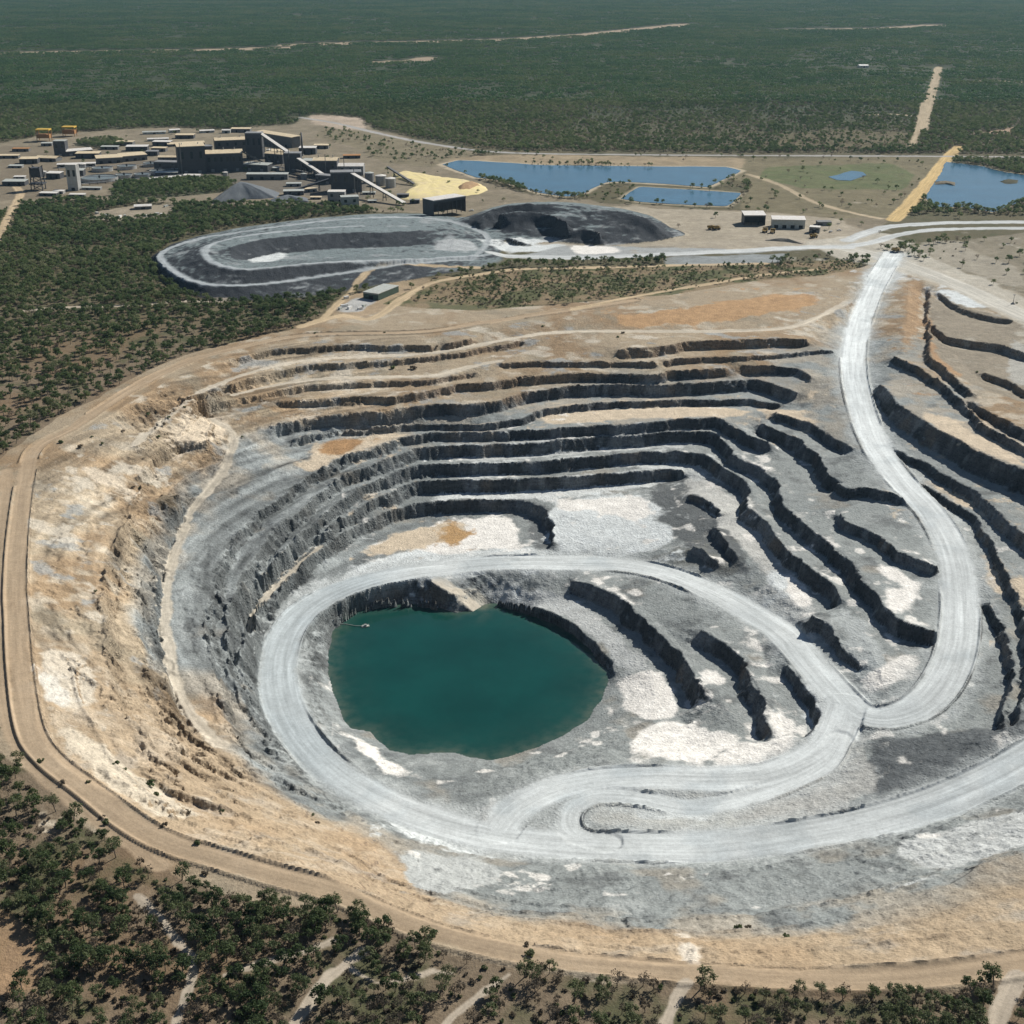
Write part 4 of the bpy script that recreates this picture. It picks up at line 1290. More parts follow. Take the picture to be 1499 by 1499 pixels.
def instancer(name, pts, rot, scl, idx, coll, label):
    me = bpy.data.meshes.new(name)
    me.vertices.add(len(pts)); me.vertices.foreach_set('co', np.ascontiguousarray(pts, np.float32).ravel())
    for nm, t, d in (('rot', 'FLOAT', rot), ('scl', 'FLOAT', scl), ('pick', 'INT', idx)):
        a = me.attributes.new(nm, t, 'POINT')
        a.data.foreach_set('value', np.ascontiguousarray(d, np.float32 if t == 'FLOAT' else np.int32))
    o = bpy.data.objects.new(name, me); ROOT.objects.link(o)
    ng = bpy.data.node_groups.new(name, 'GeometryNodeTree')
    ng.interface.new_socket('Geometry', in_out='INPUT', socket_type='NodeSocketGeometry')
    ng.interface.new_socket('Geometry', in_out='OUTPUT', socket_type='NodeSocketGeometry')
    gi = ng.nodes.new('NodeGroupInput'); go = ng.nodes.new('NodeGroupOutput')
    ip = ng.nodes.new('GeometryNodeInstanceOnPoints')
    ci = ng.nodes.new('GeometryNodeCollectionInfo'); ci.inputs['Collection'].default_value = coll
    ci.inputs['Separate Children'].default_value = True; ci.inputs['Reset Children'].default_value = True

    def at(nm, t):
        n = ng.nodes.new('GeometryNodeInputNamedAttribute'); n.data_type = t; n.inputs[0].default_value = nm
        return n.outputs[0]
    cx = ng.nodes.new('ShaderNodeCombineXYZ'); ng.links.new(at('rot', 'FLOAT'), cx.inputs[2])
    ng.links.new(gi.outputs[0], ip.inputs['Points']); ng.links.new(ci.outputs[0], ip.inputs['Instance'])
    ip.inputs['Pick Instance'].default_value = True
    ng.links.new(at('pick', 'INT'), ip.inputs['Instance Index'])
    ng.links.new(cx.outputs[0], ip.inputs['Rotation']); ng.links.new(at('scl', 'FLOAT'), ip.inputs['Scale'])
    ng.links.new(ip.outputs[0], go.inputs[0])
    md = o.modifiers.new('plants', 'NODES'); md.node_group = ng
    tag(o, label, kind='stuff')
    return o


# ---- where trees grow
def jgrid(x0, x1, y0, y1, s, seed):
    rng = np.random.default_rng(seed)
    gx, gy = np.meshgrid(np.arange(x0, x1, s), np.arange(y0, y1, s))
    gx = gx + (rng.random(gx.shape) - .5) * s * .95; gy = gy + (rng.random(gx.shape) - .5) * s * .95
    gx, gy = gx.ravel(), gy.ravel()
    k = np.abs(gx) < .68 * np.sqrt(gy ** 2 + CAM_H ** 2) + 40
    return gx[k], gy[k], rng


CLEAR_SITE = [gpoly(p, 10, 8, 210 + k) for k, (p, c, a) in enumerate(SITE) if k in (0, 3, 4, 5, 6, 7, 8, 9, 10, 11, 12, 13, 15, 16)]
GREEN = [gpoly(SITE[k][0], 10, 8, 210 + k) for k in (1, 2)] + [to_plan([(430, 372), (480, 330), (470, 308), (420, 306), (330, 300), (250, 300), (100, 296), (30, 310)])[:, :3]]
ALLROADS = [(DT_L, 3), (RR_L, 4), (HW_L, 4), (EW_L, 8), (SPR_L, 3)]


DRYF = to_plan([(880, 160), (1000, 150), (1150, 150), (1330, 150), (1335, 215), (1100, 220), (900, 215), (800, 195)])


DRYL = to_plan([(-30, 450), (340, 438), (450, 470), (300, 505), (160, 575), (-30, 610)])
JUNC = to_plan([(1235, 322), (1300, 317), (1340, 315), (1600, 315), (1600, 352), (1420, 352), (1300, 362), (1235, 366)])
APRON = to_plan([(680, 345), (820, 340), (1060, 345), (1250, 352), (1260, 376), (1000, 380), (700, 388)])
LEVEE = to_plan([(860, 262), (1090, 262), (1095, 310), (860, 305)])


def tree_density(x, y):
    d = np.ones(x.shape)
    clump = fbm(x, y, 55, 3, 401) + .5 * fbm(x, y, 16, 2, 402)
    d *= .42 + .58 * sstep(-.45, .2, clump)
    d *= 1 - .45 * in_poly(x, y, DRYF)
    dryk = sstep(700, 420, y) * sstep(-190, -20, x)
    d *= 1 + .15 * dryk
    for P in CLEAR_SITE:
        d[in_poly(x, y, P)] = .004
    d[in_poly(x, y, gpoly(SITE[4][0], 10, 8, 214))] = .025
    d[in_poly(x, y, gpoly(SITE[6][0], 10, 8, 216))] = .09
    d[in_poly(x, y, gpoly(SITE[7][0], 10, 8, 217))] = .012
    d[in_poly(x, y, gpoly(SITE[14][0], 10, 8, 224))] *= .45
    k = in_poly(x, y, scrub); d[k] = (.30 + .70 * sstep(-.15, .2, fbm(x, y, 45, 3, 405)))[k]
    d[in_poly(x, y, DRYL)] *= .62
    d[in_poly(x, y, gpoly(SITE[8][0], 10, 8, 218))] *= 6
    for P in GREEN[:2]:
        d[in_poly(x, y, P)] = .9
    d[in_poly(x, y, CLEAR)] = 0
    d[in_poly(x, y, APRON)] = 0
    d[in_poly(x, y, JUNC)] *= .04
    d[in_poly(x, y, LEVEE)] *= .12
    for P in (SP1c, SP2c): d[in_poly(x, y, P)] = 0
    for P in WATER_POLYS: d[in_poly(x, y, P)] = 0
    for L, ex in ALLROADS:
        e = road_params(x, y, L, 40)[0]
        d[e < ex * .45] = 0
        if L is HW_L: d[e < 30] *= .06
        if L is EW_L: d[e < 20] *= .05
    e = road_params(x, y, HAUL_L[:1], 12)[0]; d[e < 8] = 0
    return d


gx, gy, rng = jgrid(-420, 420, 270, 520, 4.0, 1)
ax, ay, _ = jgrid(-2600, 2600, 520, 3700, 6.4, 2)
gx = np.r_[gx, ax]; gy = np.r_[gy, ay]
dens = tree_density(gx, gy)
far_thin = 1 - .25 * sstep(2600, 3700, gy)
keep = rng.random(gx.shape) < dens * far_thin
gx, gy = gx[keep], gy[keep]
N = len(gx)
green = sstep(-.2, .3, fbm(gx, gy, 90, 3, 410) + .55 * sstep(-100, -350, gx) * (gy > 520))
r = rng.random(N)
r = np.where(gy < 520, r ** .7, r)
pick = np.where(r < .34, 0, np.where(r < .58, 1, np.where(r < .78, 5, np.where(r < .9, 2, 3))))
r2 = rng.random(N)
dryness = .24 * (gy < 520) + .26 * sstep(-140, -40, gx) * (gy < 520)
dry = r2 > (.42 + .5 * green - dryness)
pick[dry] = rng.choice([2, 3, 4, 4, 6, 9, 8], dry.sum())
small = rng.random(N) < .16 + .24 * (gy < 520)
pick[small] = rng.choice([7, 8, 9, 9, 6], small.sum())
sk = in_poly(gx, gy, scrub); pick[sk] = rng.choice([5, 3, 6, 7, 8, 9], sk.sum())
scl = .85 + .55 * rng.random(N) ** 1.3
scl *= np.where(gy > 520, 1.0, .88)
scl[sk] *= .8
rot = rng.random(N) * 6.28
gz = G1.sample(gx, gy) + G2.sample(gx, gy) - .05
PIT_PLANTS = [(140, 866, 1), (90, 648, 2), (118, 655, 2), (135, 640, 1), (150, 650, 1.5), (180, 632, 1.3), (217, 608, 2), (232, 640, 1.6), (240, 622, 1.8), (247, 612, 1.4), (205, 716, 1.8), (195, 714, 1.3), (270, 597, 1.3),
              (575, 539, 2.6), (605, 540, 2.8), (461, 488, 1.2), (563, 487, 1.2), (640, 508, 1.5), (795, 478, 1.3), (905, 494, 1.6), (912, 488, 1.6), (222, 1150, 2.0), (228, 1165, 1.6), (275, 1190, 1.4), (170, 1120, 1.5), (182, 1128, 1.3),
              (240, 1210, 1.6), (325, 1188, 1), (458, 1193, 1), (465, 1205, 1), (155, 1205, 1.5), (130, 1145, 1.2), (92, 1148, 1.6), (60, 1115, 1.4), (290, 1235, 1.5), (150, 1198, 1.2), (355, 640, 1.0), (310, 628, 1.5), (300, 1280, 1.3),
              (635, 1370, 1.7), (775, 1398, 1.9), (770, 1385, 1.3), (1080, 1360, 1.5), (1150, 1372, 1.5), (1095, 1358, 1.2), (1488, 444, 1.2), (1430, 545, 1.4), (1395, 375, 1.3), (1330, 372, 1.2)]

# the three hundred nearest in view stand as individual trees
depth = gy * cos(PITCH) + CAM_H * sin(PITCH)
inx = np.abs(gx) / depth < .394
vy = (-(gz + 3 - CAM_H)) ; 
pyv = 749.5 + F_PX * ((CAM_H - 5) * cos(PITCH) - gy * sin(PITCH)) / (gy * cos(PITCH) + (CAM_H - 5) * sin(PITCH))
vis = inx & (pyv < 1495) & (pick < NK)
order = np.argsort(np.where(vis, np.hypot(gy, gx), 1e9))[:285]
single = np.zeros(N, bool); single[order] = True
rest = ~single
instancer('woodland', np.c_[gx, gy, gz][rest], rot[rest], scl[rest], pick[rest], src_near, 'open savanna woodland of dark green and dry trees around the pit')
rr_e = road_params(gx[order], gy[order], RR_L, 40)[0]
dt_e = road_params(gx[order], gy[order], DT_L[10:], 20)[0]
pxv = 749.5 + F_PX * gx / depth
def place_words(i, q):
    x, y = pxv[i], pyv[i]
    if rr_e[q] < 14: a = 'beside the rim road'
    elif dt_e[q] < 7: a = 'beside a pale track'
    else: a = 'in the bush'
    b = ('at the lower left' if x < 330 else 'left of the bottom centre' if x < 640 else 'at the bottom centre' if x < 1000 else 'at the lower right')
    if a == 'in the bush': b += ' by the bottom edge' if y > 1440 else ' just above the bottom edge' if y > 1370 and x < 330 else ''
    return a + ' ' + b
for q, i in enumerate(order):
    cm, tm, colr, h = tree_meshes[pick[i]]
    e = bpy.data.objects.new('tree', None); ROOT.objects.link(e)
    e.location = (gx[i], gy[i], gz[i]); e.rotation_euler = (0, 0, rot[i]); e.scale = (scl[i],) * 3
    e.empty_display_size = .5
    for nm, me in (('trunk', tm), ('crown', cm)):
        c = bpy.data.objects.new(nm, me); ROOT.objects.link(c); c.parent = e
    sz = 'tall' if h * scl[i] > 8.6 else 'small' if h * scl[i] < 5.8 else 'mid-sized'
    lab = f"{sz} {'thin ' if colr == 'grey-brown' else ''}{colr} tree {place_words(i, q)}"
    tag(e, lab, 'tree', 'savanna trees below the pit rim')
# shrubs on the pit slopes
bush_m = [o.data for o in src_near.objects if 'bush' in o.data.name]
for k, (px, py, r) in enumerate(PIT_PLANTS):
    x, y = ground_hit(px, py)
    o = bpy.data.objects.new('shrub', bush_m[k % 3]); ROOT.objects.link(o)
    o.location = (x, y, float(G1.sample(np.array([x]), np.array([y]))[0]) - .1); o.scale = (r * .95,) * 3; o.rotation_euler = (0, 0, k * 1.7)
    where = ('on the ochre upper left slope' if px < 420 and py < 900 else 'on the pale lower left slope' if px < 480 and py > 1000 else 'on the upper back benches' if py < 560 and px < 1000 else
             'on the ochre ground by the haul road' if py < 560 else 'on the orange bank above the trees')
    c = ('dark green', 'olive', 'dry grey-brown')[k % 3]
    tag(o, f"{'large' if r > 1.7 else 'small' if r < 1.25 else 'rounded'} {c} shrub {where}", 'shrub', 'shrubs scattered on the pit slopes')

# far forest
fx, fy, rng = jgrid(-9000, 9000, 3650, 13500, 40, 5)
ft_e = road_params(fx, fy, FT_L, 60)[0]
dt_e2 = road_params(fx, fy, DT_L, 60)[0]
dn = .62 + .5 * sstep(-.35, .3, fbm(fx, fy, 420, 4, 420)) + .2 * fbm(fx, fy, 90, 2, 421)
kp = (rng.random(fx.shape) < dn) & (ft_e > 10) & (dt_e2 > 14)
fx, fy = fx[kp], fy[kp]
n = len(fx)
instancer('distant_forest', np.c_[fx, fy, np.zeros(n)], rng.random(n) * 6.28, .8 + .4 * rng.random(n), rng.integers(0, 4, n), src_far, 'flat dark green forest stretching to the horizon')
print('trees', N, 'far', n)

# ------------------------------------------------------------------ haze
hm = bpy.data.materials.new('haze'); hm.use_nodes = True
hnt = hm.node_tree
for q in list(hnt.nodes):
    if q.type != 'OUTPUT_MATERIAL': hnt.nodes.remove(q)
pv = hnt.nodes.new('ShaderNodeVolumePrincipled')
pv.inputs['Color'].default_value = (.48, .76, 1, 1); pv.inputs['Density'].default_value = 1.45e-5; pv.inputs['Anisotropy'].default_value = .2
hnt.links.new(pv.outputs[0], hnt.nodes['Material Output'].inputs['Volume'])
bm = bmesh.new(); bmesh.ops.create_cube(bm, size=1)
hx = 2.3 * 46500
for v in bm.verts:
    v.co = (v.co.x * 2 * hx, -500 + (v.co.y + .5) * 48500, -126 + (v.co.z + .5) * (CAM_H + 60 + 126))
hme = bpy.data.meshes.new('haze'); bm.to_mesh(hme); bm.free(); hme.materials.append(hm)
ho = bpy.data.objects.new('haze', hme); ROOT.objects.link(ho); tag(ho, 'thin blue summer haze over the plain', kind='stuff')

# ------------------------------------------------------------------ buildings and machines
def flat_mat(name, c, rough=.6, metal=0.0, ribs=0.0, dirt=.25):
    m, nt, bs = new_mat(name)
    tc = nd(nt, 'ShaderNodeTexCoord')
    n = noise_n(nt, tc.outputs['Object'], .25, 5, .65)
    k = mixrgb(nt, 'MIX', ramp_n(nt, n, .35, .7), c, tuple(v * (1 - dirt) * w for v, w in zip(c, (1, .93, .82))))
    nt.links.new(k, bs.inputs['Base Color'])
    bs.inputs['Roughness'].default_value = rough; bs.inputs['Metallic'].default_value = metal
    if ribs:
        wv = nd(nt, 'ShaderNodeTexWave'); wv.wave_type = 'BANDS'; wv.bands_direction = 'X'; wv.inputs['Scale'].default_value = ribs
        nt.links.new(tc.outputs['Object'], wv.inputs['Vector'])
        bp = nd(nt, 'ShaderNodeBump'); bp.inputs['Strength'].default_value = .5; bp.inputs['Distance'].default_value = .2
        nt.links.new(wv.outputs['Fac'], bp.inputs['Height']); nt.links.new(bp.outputs[0], bs.inputs['Normal'])
    return m


MT = {
    'white': flat_mat('white roof sheet', (.78, .76, .72), .45, 0, .35, .18), 'cream': flat_mat('cream roof sheet', (.74, .62, .42), .5, 0, .35, .2),
    'grey': flat_mat('grey cladding', (.26, .27, .28), .6, 0, .35), 'dark': flat_mat('dark steel', (.06, .065, .075), .6, 0, .3), 'mid': flat_mat('weathered cladding', (.15, .155, .16), .6, 0, .35),
    'silver': flat_mat('galvanised', (.45, .46, .46), .45, .3), 'yellow': flat_mat('yellow sheet', (.72, .47, .06), .55), 'orange': flat_mat('rusty sheet', (.40, .20, .07), .7),
    'concrete': flat_mat('concrete', (.38, .37, .34), .9), 'black': flat_mat('dark opening', (.012, .012, .014), .9), 'green': flat_mat('green cladding', (.045, .085, .065), .6, 0, .35),
    'olive': flat_mat('olive cladding', (.115, .11, .07), .6, 0, .35), 'palegrey': flat_mat('pale grey roof', (.50, .53, .50), .5, 0, .3), 'rubber': flat_mat('tyre rubber', (.02, .02, .022), .85),
    'paint': flat_mat('yellow machine paint', (.30, .20, .05), .5, 0, 0, .4), 'wpaint': flat_mat('white paint', (.8, .8, .78), .35, 0, 0, .08), 'glass': flat_mat('dark glass', (.02, .03, .035), .1, 0, 0, 0), 'slurry': flat_mat('grey slurry', (.20, .23, .23), .25),
}


class MB:
    def __init__(s): s.bm = bmesh.new()

    def box(s, x0, x1, y0, y1, z0, z1, top=None):
        v = [s.bm.verts.new(p) for p in ((x0, y0, z0), (x1, y0, z0), (x1, y1, z0), (x0, y1, z0), (x0, y0, z1), (x1, y0, z1), (x1, y1, z1), (x0, y1, z1))]
        for f in ((3, 2, 1, 0), (4, 5, 6, 7), (0, 1, 5, 4), (1, 2, 6, 5), (2, 3, 7, 6), (3, 0, 4, 7)):
            s.bm.faces.new([v[i] for i in f])
        return s

    def prism(s, prof, x0, x1):
        """profile [(y,z)] extruded along x"""
        a = [s.bm.verts.new((x0, p[0], p[1])) for p in prof]; b = [s.bm.verts.new((x1, p[0], p[1])) for p in prof]
        n = len(prof)
        s.bm.faces.new(a[::-1]); s.bm.faces.new(b)
        for i in range(n): s.bm.faces.new((a[i], a[(i + 1) % n], b[(i + 1) % n], b[i]))
        return s

    def cyl(s, c, r0, r1, z0, z1, n=28, cap=True, axis='z'):
        an = [2 * pi * i / n for i in range(n)]

        def P(r, z, t):
            if axis == 'z': return (c[0] + r * cos(t), c[1] + r * sin(t), c[2] + z)
            return (c[0] + r * cos(t), c[1] + z, c[2] + r * sin(t))
        a = [s.bm.verts.new(P(r0, z0, t)) for t in an]; b = [s.bm.verts.new(P(r1, z1, t)) for t in an]
        for i in range(n): s.bm.faces.new((a[i], a[(i + 1) % n], b[(i + 1) % n], b[i]))
        if cap: s.bm.faces.new(a[::-1]); s.bm.faces.new(b)
        return s

    def bar(s, p0, p1, w):
        p0, p1 = Vector(p0), Vector(p1); d = (p1 - p0).normalized()
        u = d.cross(Vector((0, 0, 1)));
        if u.length < .05: u = d.cross(Vector((0, 1, 0)))
        u.normalize(); v = d.cross(u)
        q = [u * w + v * w, -u * w + v * w, -u * w - v * w, u * w - v * w]
        a = [s.bm.verts.new(p0 + k) for k in q]; b = [s.bm.verts.new(p1 + k) for k in q]
        for i in range(4): s.bm.faces.new((a[i], a[(i + 1) % 4], b[(i + 1) % 4], b[i]))
        s.bm.faces.new(a[::-1]); s.bm.faces.new(b)
        return s

    def obj(s, name, mat, parent=None, smooth=False):
        bmesh.ops.recalc_face_normals(s.bm, faces=s.bm.faces)
        me = bpy.data.meshes.new(name); s.bm.to_mesh(me); s.bm.free()
        me.materials.append(MT[mat] if isinstance(mat, str) else mat)
        if smooth:
            for p in me.polygons: p.use_smooth = True
        o = bpy.data.objects.new(name, me); ROOT.objects.link(o)
        if parent: o.parent = parent
        return o


def gz_at(x, y):
    a = np.array([x]), np.array([y])
    return float(G1.sample(*a)[0] + G2.sample(*a)[0])


def thing(name, label, cat, loc, rz=0, group=None):
    o = bpy.data.objects.new(name, None); ROOT.objects.link(o)
    o.location = loc; o.rotation_euler = (0, 0, rz); o.empty_display_size = 1
    return tag(o, label, cat, group)


def mpp(px, py):
    x, y = ground_hit(px, py)
    return (y * cos(PITCH) + CAM_H * sin(PITCH)) / F_PX


def building(name, label, bl, br, hpx, depth, roof='gable', wall='mid', rmat='white', doors=1, win=0, open_front=False, group=None, rise=.12, stack=0):
    a = ground_hit(*bl); b = ground_hit(*br)
    k = mpp(*bl)
    L = math.hypot(b[0] - a[0], b[1] - a[1]); rz = math.atan2(b[1] - a[1], b[0] - a[0]); h = hpx * k
    e = thing(name, label, 'building', (a[0], a[1], gz_at(*a)), rz, group)
    t = .6
    hw = h - (min(depth, 30) * rise if roof == 'gable' else .5)
    m = MB()
    if open_front:
        m.box(0, L, depth - t, depth, 0, hw).box(0, t, 0, depth - t, 0, hw).box(L - t, L, 0, depth - t, 0, hw)
        n = max(2, int(L / 9))
        for i in range(1, n): m.box(L * i / n - .4, L * i / n + .4, 0, .8, 0, hw)
        m.box(t, L - t, 0, .5, hw * .82, hw)
    else:
        m.box(0, L, 0, depth, -1, hw)
    w = m.obj('wall', wall, e)
    o = .8
    if roof == 'gable':
        r = MB().prism([(-o, hw - .1), (depth / 2, h), (depth + o, hw - .1), (depth + o, hw + .4), (depth / 2, h + .5), (-o, hw + .4)], -o, L + o).obj('roof', rmat, e)
    elif roof == 'skillion':
        r = MB().prism([(-o, hw + .02), (depth + o, hw + depth * .07), (depth + o, hw + depth * .07 + .5), (-o, hw + .5)], -o, L + o).obj('roof', rmat, e)
    else:
        r = MB().box(-.3, L + .3, -.3, depth + .3, hw + .01, hw + .7).obj('roof', rmat, e)
    if not open_front:
        for i in range(doors):
            x = L * (i + .5) / doors; dw = min(3.0, L / doors * .3); dh = min(5, hw * .7)
            MB().box(x - dw, x + dw, -.12, .02, 0, dh).obj('door', 'black' if wall != 'dark' else 'grey', e)
        for i in range(win):
            x = L * (i + .5) / win; ww = min(2.2, L / win * .3)
            MB().box(x - ww, x + ww, -.1, .02, hw * .55, hw * .8).obj('window', 'glass', e)
    for i in range(stack):
        x = L * (.2 + .6 * i / max(1, stack - 1)) if stack > 1 else L * .6
        MB().cyl((x, depth * .5, 0), .9, .8, h - .5, h + 4.5, 14).obj('roof_vent', 'silver', e)
    # plinth band and gutter give the walls an edge
    MB().box(-.15, L + .15, -.22, -.01, hw - 1.0, hw - .45).obj('gutter', 'silver', e)
    return e


B = building
B('mill_building', 'long dark mill hall with a pale ridge roof, widest of the plant blocks', (303, 252), (357, 250), 29, 42, 'gable', 'dark', 'cream', 3, 6, rise=.14, stack=3)
B('mill_building', 'dark stepped mill block at the left end of the long mill hall', (263, 255), (303, 253), 39, 38, 'skillion', 'dark', 'cream', 2, 3, stack=2)
B('process_building', 'dark block with cream roof behind the long mill hall', (316, 224), (364, 222), 20, 34, 'gable', 'dark', 'cream', 2, 4, stack=2)
B('tower_building', 'tallest dark tower block at the head of the long white conveyor', (361, 233), (385, 233), 37, 24, 'flat', 'dark', 'grey', 1, 3)
B('storage_shed', 'long shed with white roof running behind the dark tower block', (374, 208), (428, 217), 15, 22, 'skillion', 'mid', 'cream', 3, 0)
B('screen_house', 'small dark square tower where the two white conveyors cross', (417, 252), (441, 252), 27, 22, 'flat', 'dark', 'grey', 1, 2)
B('reagent_shed', 'low shed with pale strip roof in front of the tower block', (361, 263), (421, 263), 8, 14, 'skillion', 'mid', 'palegrey', 4)
B('process_building', 'dark plant block with pale gable roof left of the white-roofed block', (459, 258), (494, 258), 25, 34, 'gable', 'dark', 'cream', 2, 3, stack=2)
B('process_building', 'grey block with the brightest white roof in the eastern plant', (495, 257), (532, 257), 16, 30, 'gable', 'grey', 'white', 2, 3)
B('crusher_building', 'dark flat-topped block between the white roof and the low silver box', (485, 282), (530, 281), 29, 26, 'flat', 'dark', 'grey', 2, 3)
B('workshop', 'small building with white roof left of the silver box', (480, 297), (505, 297), 16, 20, 'flat', 'grey', 'white', 2, 2)
B('switch_house', 'plain silver grey box at the front of the eastern plant', (500, 306), (526, 305), 17, 18, 'flat', 'silver', 'palegrey', 1, 2)
B('crusher_shed', 'dark open-sided shed with white roof beside the yellow pile', (635, 317), (682, 314), 23, 28, 'flat', 'dark', 'white', 0, 0, True)
B('silo_building', 'tall narrow pale grey tower at the left of the plant', (100, 279), (115, 279), 37, 18, 'flat', 'silver', 'white', 1, 2)
B('tower_building', 'dark tower with a pale cap behind the long cream roofs', (80, 229), (97, 229), 22, 20, 'flat', 'dark', 'palegrey', 1, 2)
B('storage_shed', 'left one of two cream-roofed sheds set end to end', (142, 240), (180, 238), 8, 30, 'skillion', 'mid', 'cream', 3)
B('storage_shed', 'right one of two cream-roofed sheds set end to end', (180, 237), (216, 234), 8, 30, 'skillion', 'mid', 'cream', 3)
B('storage_shed', 'white-roofed shed to the right of the dark capped tower', (98, 229), (136, 226), 9, 26, 'gable', 'dark', 'white', 3)
B('storage_shed', 'small shed with patchy pale roof at the far left of the plant', (52, 236), (82, 237), 7, 24, 'gable', 'mid', 'cream', 2)
B('plant_office', 'low narrow white strip building in front of the capped tower', (84, 246), (140, 244), 5, 12, 'skillion', 'grey', 'white', 4, 8)
B('plant_office', 'low white strip building below the row of thickener tanks', (218, 266), (267, 262), 4, 10, 'skillion', 'grey', 'white', 3, 8)
B('plant_office', 'low long shed with a pale yellow roof left of the mill', (246, 215), (300, 212), 5, 20, 'gable', 'mid', 'cream', 3, 6)
for k, (p, q, h, lab) in enumerate((((216, 207), (247, 206), 4, 'white camp hut nearest the plant at the forest edge'), ((209, 197), (243, 196), 4, 'long grey camp hut at the forest edge'), ((249, 195), (264, 194), 5, 'short white camp hut beside the round dark tree'),
                                    ((293, 195), (314, 194), 4, 'white camp hut standing alone behind the mill'), ((325, 195), (337, 195), 5, 'smallest white camp hut behind the cream-roofed block'))):
    B('camp_hut', lab, p, q, h, 14, 'gable', 'palegrey', 'white' if k != 1 else 'palegrey', 1, 4, group='camp huts at the forest edge')
B('site_hut', 'white-roofed hut alone in the woods below the plant', (197, 307), (222, 306), 6, 16, 'gable', 'mid', 'white', 1, 3)
B('truck_shop', 'white-roofed workshop with a wide dark open front', (1089, 330), (1120, 330), 15, 26, 'skillion', 'dark', 'white', 0, 0, True)
B('truck_shop', 'longest white-roofed shed beside the parked haul trucks', (1130, 334), (1178, 335), 13, 22, 'skillion', 'palegrey', 'white', 4, 0)
B('site_hut', 'small white hut right of the long truck shed', (1184, 341), (1199, 342), 9, 12, 'flat', 'mid', 'white', 1, 2)
B('storage_shed', 'low shed with flat dark grey roof behind the small white hut', (1197, 330), (1217, 330), 5, 14, 'flat', 'dark', 'mid', 1, 0)
B('farm_house', 'tiny white roof far away in the forest', (1258, 99), (1272, 99), 4, 30, 'gable', 'white', 'white', 1, 2)
# the shed by the pit rim: four-sided with a pale roof, long side to the right
a_, b_ = ground_hit(532, 437), ground_hit(553, 440)
B('rim_shed', 'shed with pale flat roof above the pit rim, beside a fenced yard', (532, 437), (554, 440), 10, 46, 'flat', 'green', 'palegrey', 1, 0)

for k, (p, q, h, d, lab) in enumerate((((226, 249), (262, 250), 12, 22, 'low dark block joining the thickeners to the stepped mill block'), ((388, 238), (414, 240), 15, 20, 'dark block between the tallest tower block and the screen house'), ((441, 250), (460, 251), 15, 20, 'dark block between the screen house and the cream-roofed block'),
                                  ((268, 228), (312, 226), 12, 24, 'dark block just behind the stepped mill block'), ((232, 241), (262, 241), 12, 18, 'dark block rising behind the low one left of the mill'), ((357, 250), (392, 252), 10, 20, 'low dark block against the right end of the mill hall'),
                                  ((462, 268), (485, 270), 12, 18, 'dark block tucked behind the dark flat-topped crusher block'))):
    B('process_building', lab, p, q, h, d, ('flat', 'gable', 'skillion')[k % 3], 'dark', ('grey', 'cream', 'palegrey')[k % 3], 2, 2, stack=k % 2)
for k, (x0, y0, hp) in enumerate(((290, 212, 14), (340, 202, 12), (372, 196, 10), (425, 252, 34), (505, 258, 26), (478, 258, 32), (520, 282, 36), (268, 256, 46))):
    p = ground_hit(x0, y0 if k > 2 else y0 + 30); kk = mpp(x0, y0)
    if k > 2: 
        e = thing('exhaust_stack', 'thin steel exhaust stack beside the dark plant blocks', 'stack', (p[0], p[1] - 6, 0), 0, 'thin exhaust stacks of the plant')
        MB().cyl((0, 0, 0), .8, .6, -1, hp * kk, 12).obj('pipe', 'mid', e); MB().cyl((0, 0, 0), 1.6, 1.6, -1, 1.2, 12).obj('base', 'concrete', e)

# yellow-topped open towers
for k, (p, q, h, lab) in enumerate((((54, 207), (73, 207), 17, 'open orange frame tower with yellow top, left of the pair'), ((92, 200), (112, 199), 14, 'open orange frame tower with yellow top, right of the pair'))):
    a = ground_hit(*p); b = ground_hit(*q); kk = mpp(*p); L = b[0] - a[0]; h *= kk
    e = thing('frame_tower', lab, 'tower', (a[0], a[1], 0), 0, 'yellow topped towers behind the plant')
    MB().box(-.6, L + .6, -.6, 18.6, h - 2.4, h).obj('roof', 'yellow', e)
    for x in (0, L - 1.2):
        for y in (0, 16.8): MB().box(x, x + 1.2, y, y + 1.2, -1, h - 2.42).obj('leg', 'orange', e)
    MB().box(1.2, L - 1.2, 1.4, 16.6, h * .25, h * .25 + 8).obj('hopper', 'orange', e)
# dark lattice tower
a = ground_hit(46, 279); kk = mpp(46, 279); hh = 34 * kk; ww = 17 * kk
e = thing('lattice_tower', 'dark braced steel tower at the left edge of the plant', 'tower', (a[0], a[1], 0))
for x in (0, ww):
    for y in (0, 16): MB().bar((x, y, -1), (x * .8 + ww * .1, y, hh), .7).obj('leg', 'dark', e)
m = MB()
for i in range(4):
    z0, z1 = hh * i / 4, hh * (i + 1) / 4
    for y in (0, 16): m.bar((0.4, y, z0), (ww - .4, y, z1), .4).bar((ww - .4, y, z0), (.4, y, z1), .4)
m.obj('brace', 'dark', e)
MB().box(ww * .1, ww * .9, 1, 15, hh * .55, hh * .95).obj('bin', 'dark', e)
MB().box(-2, ww + 2, -2, 18, hh * .25, hh * .3).obj('platform', 'dark', e)

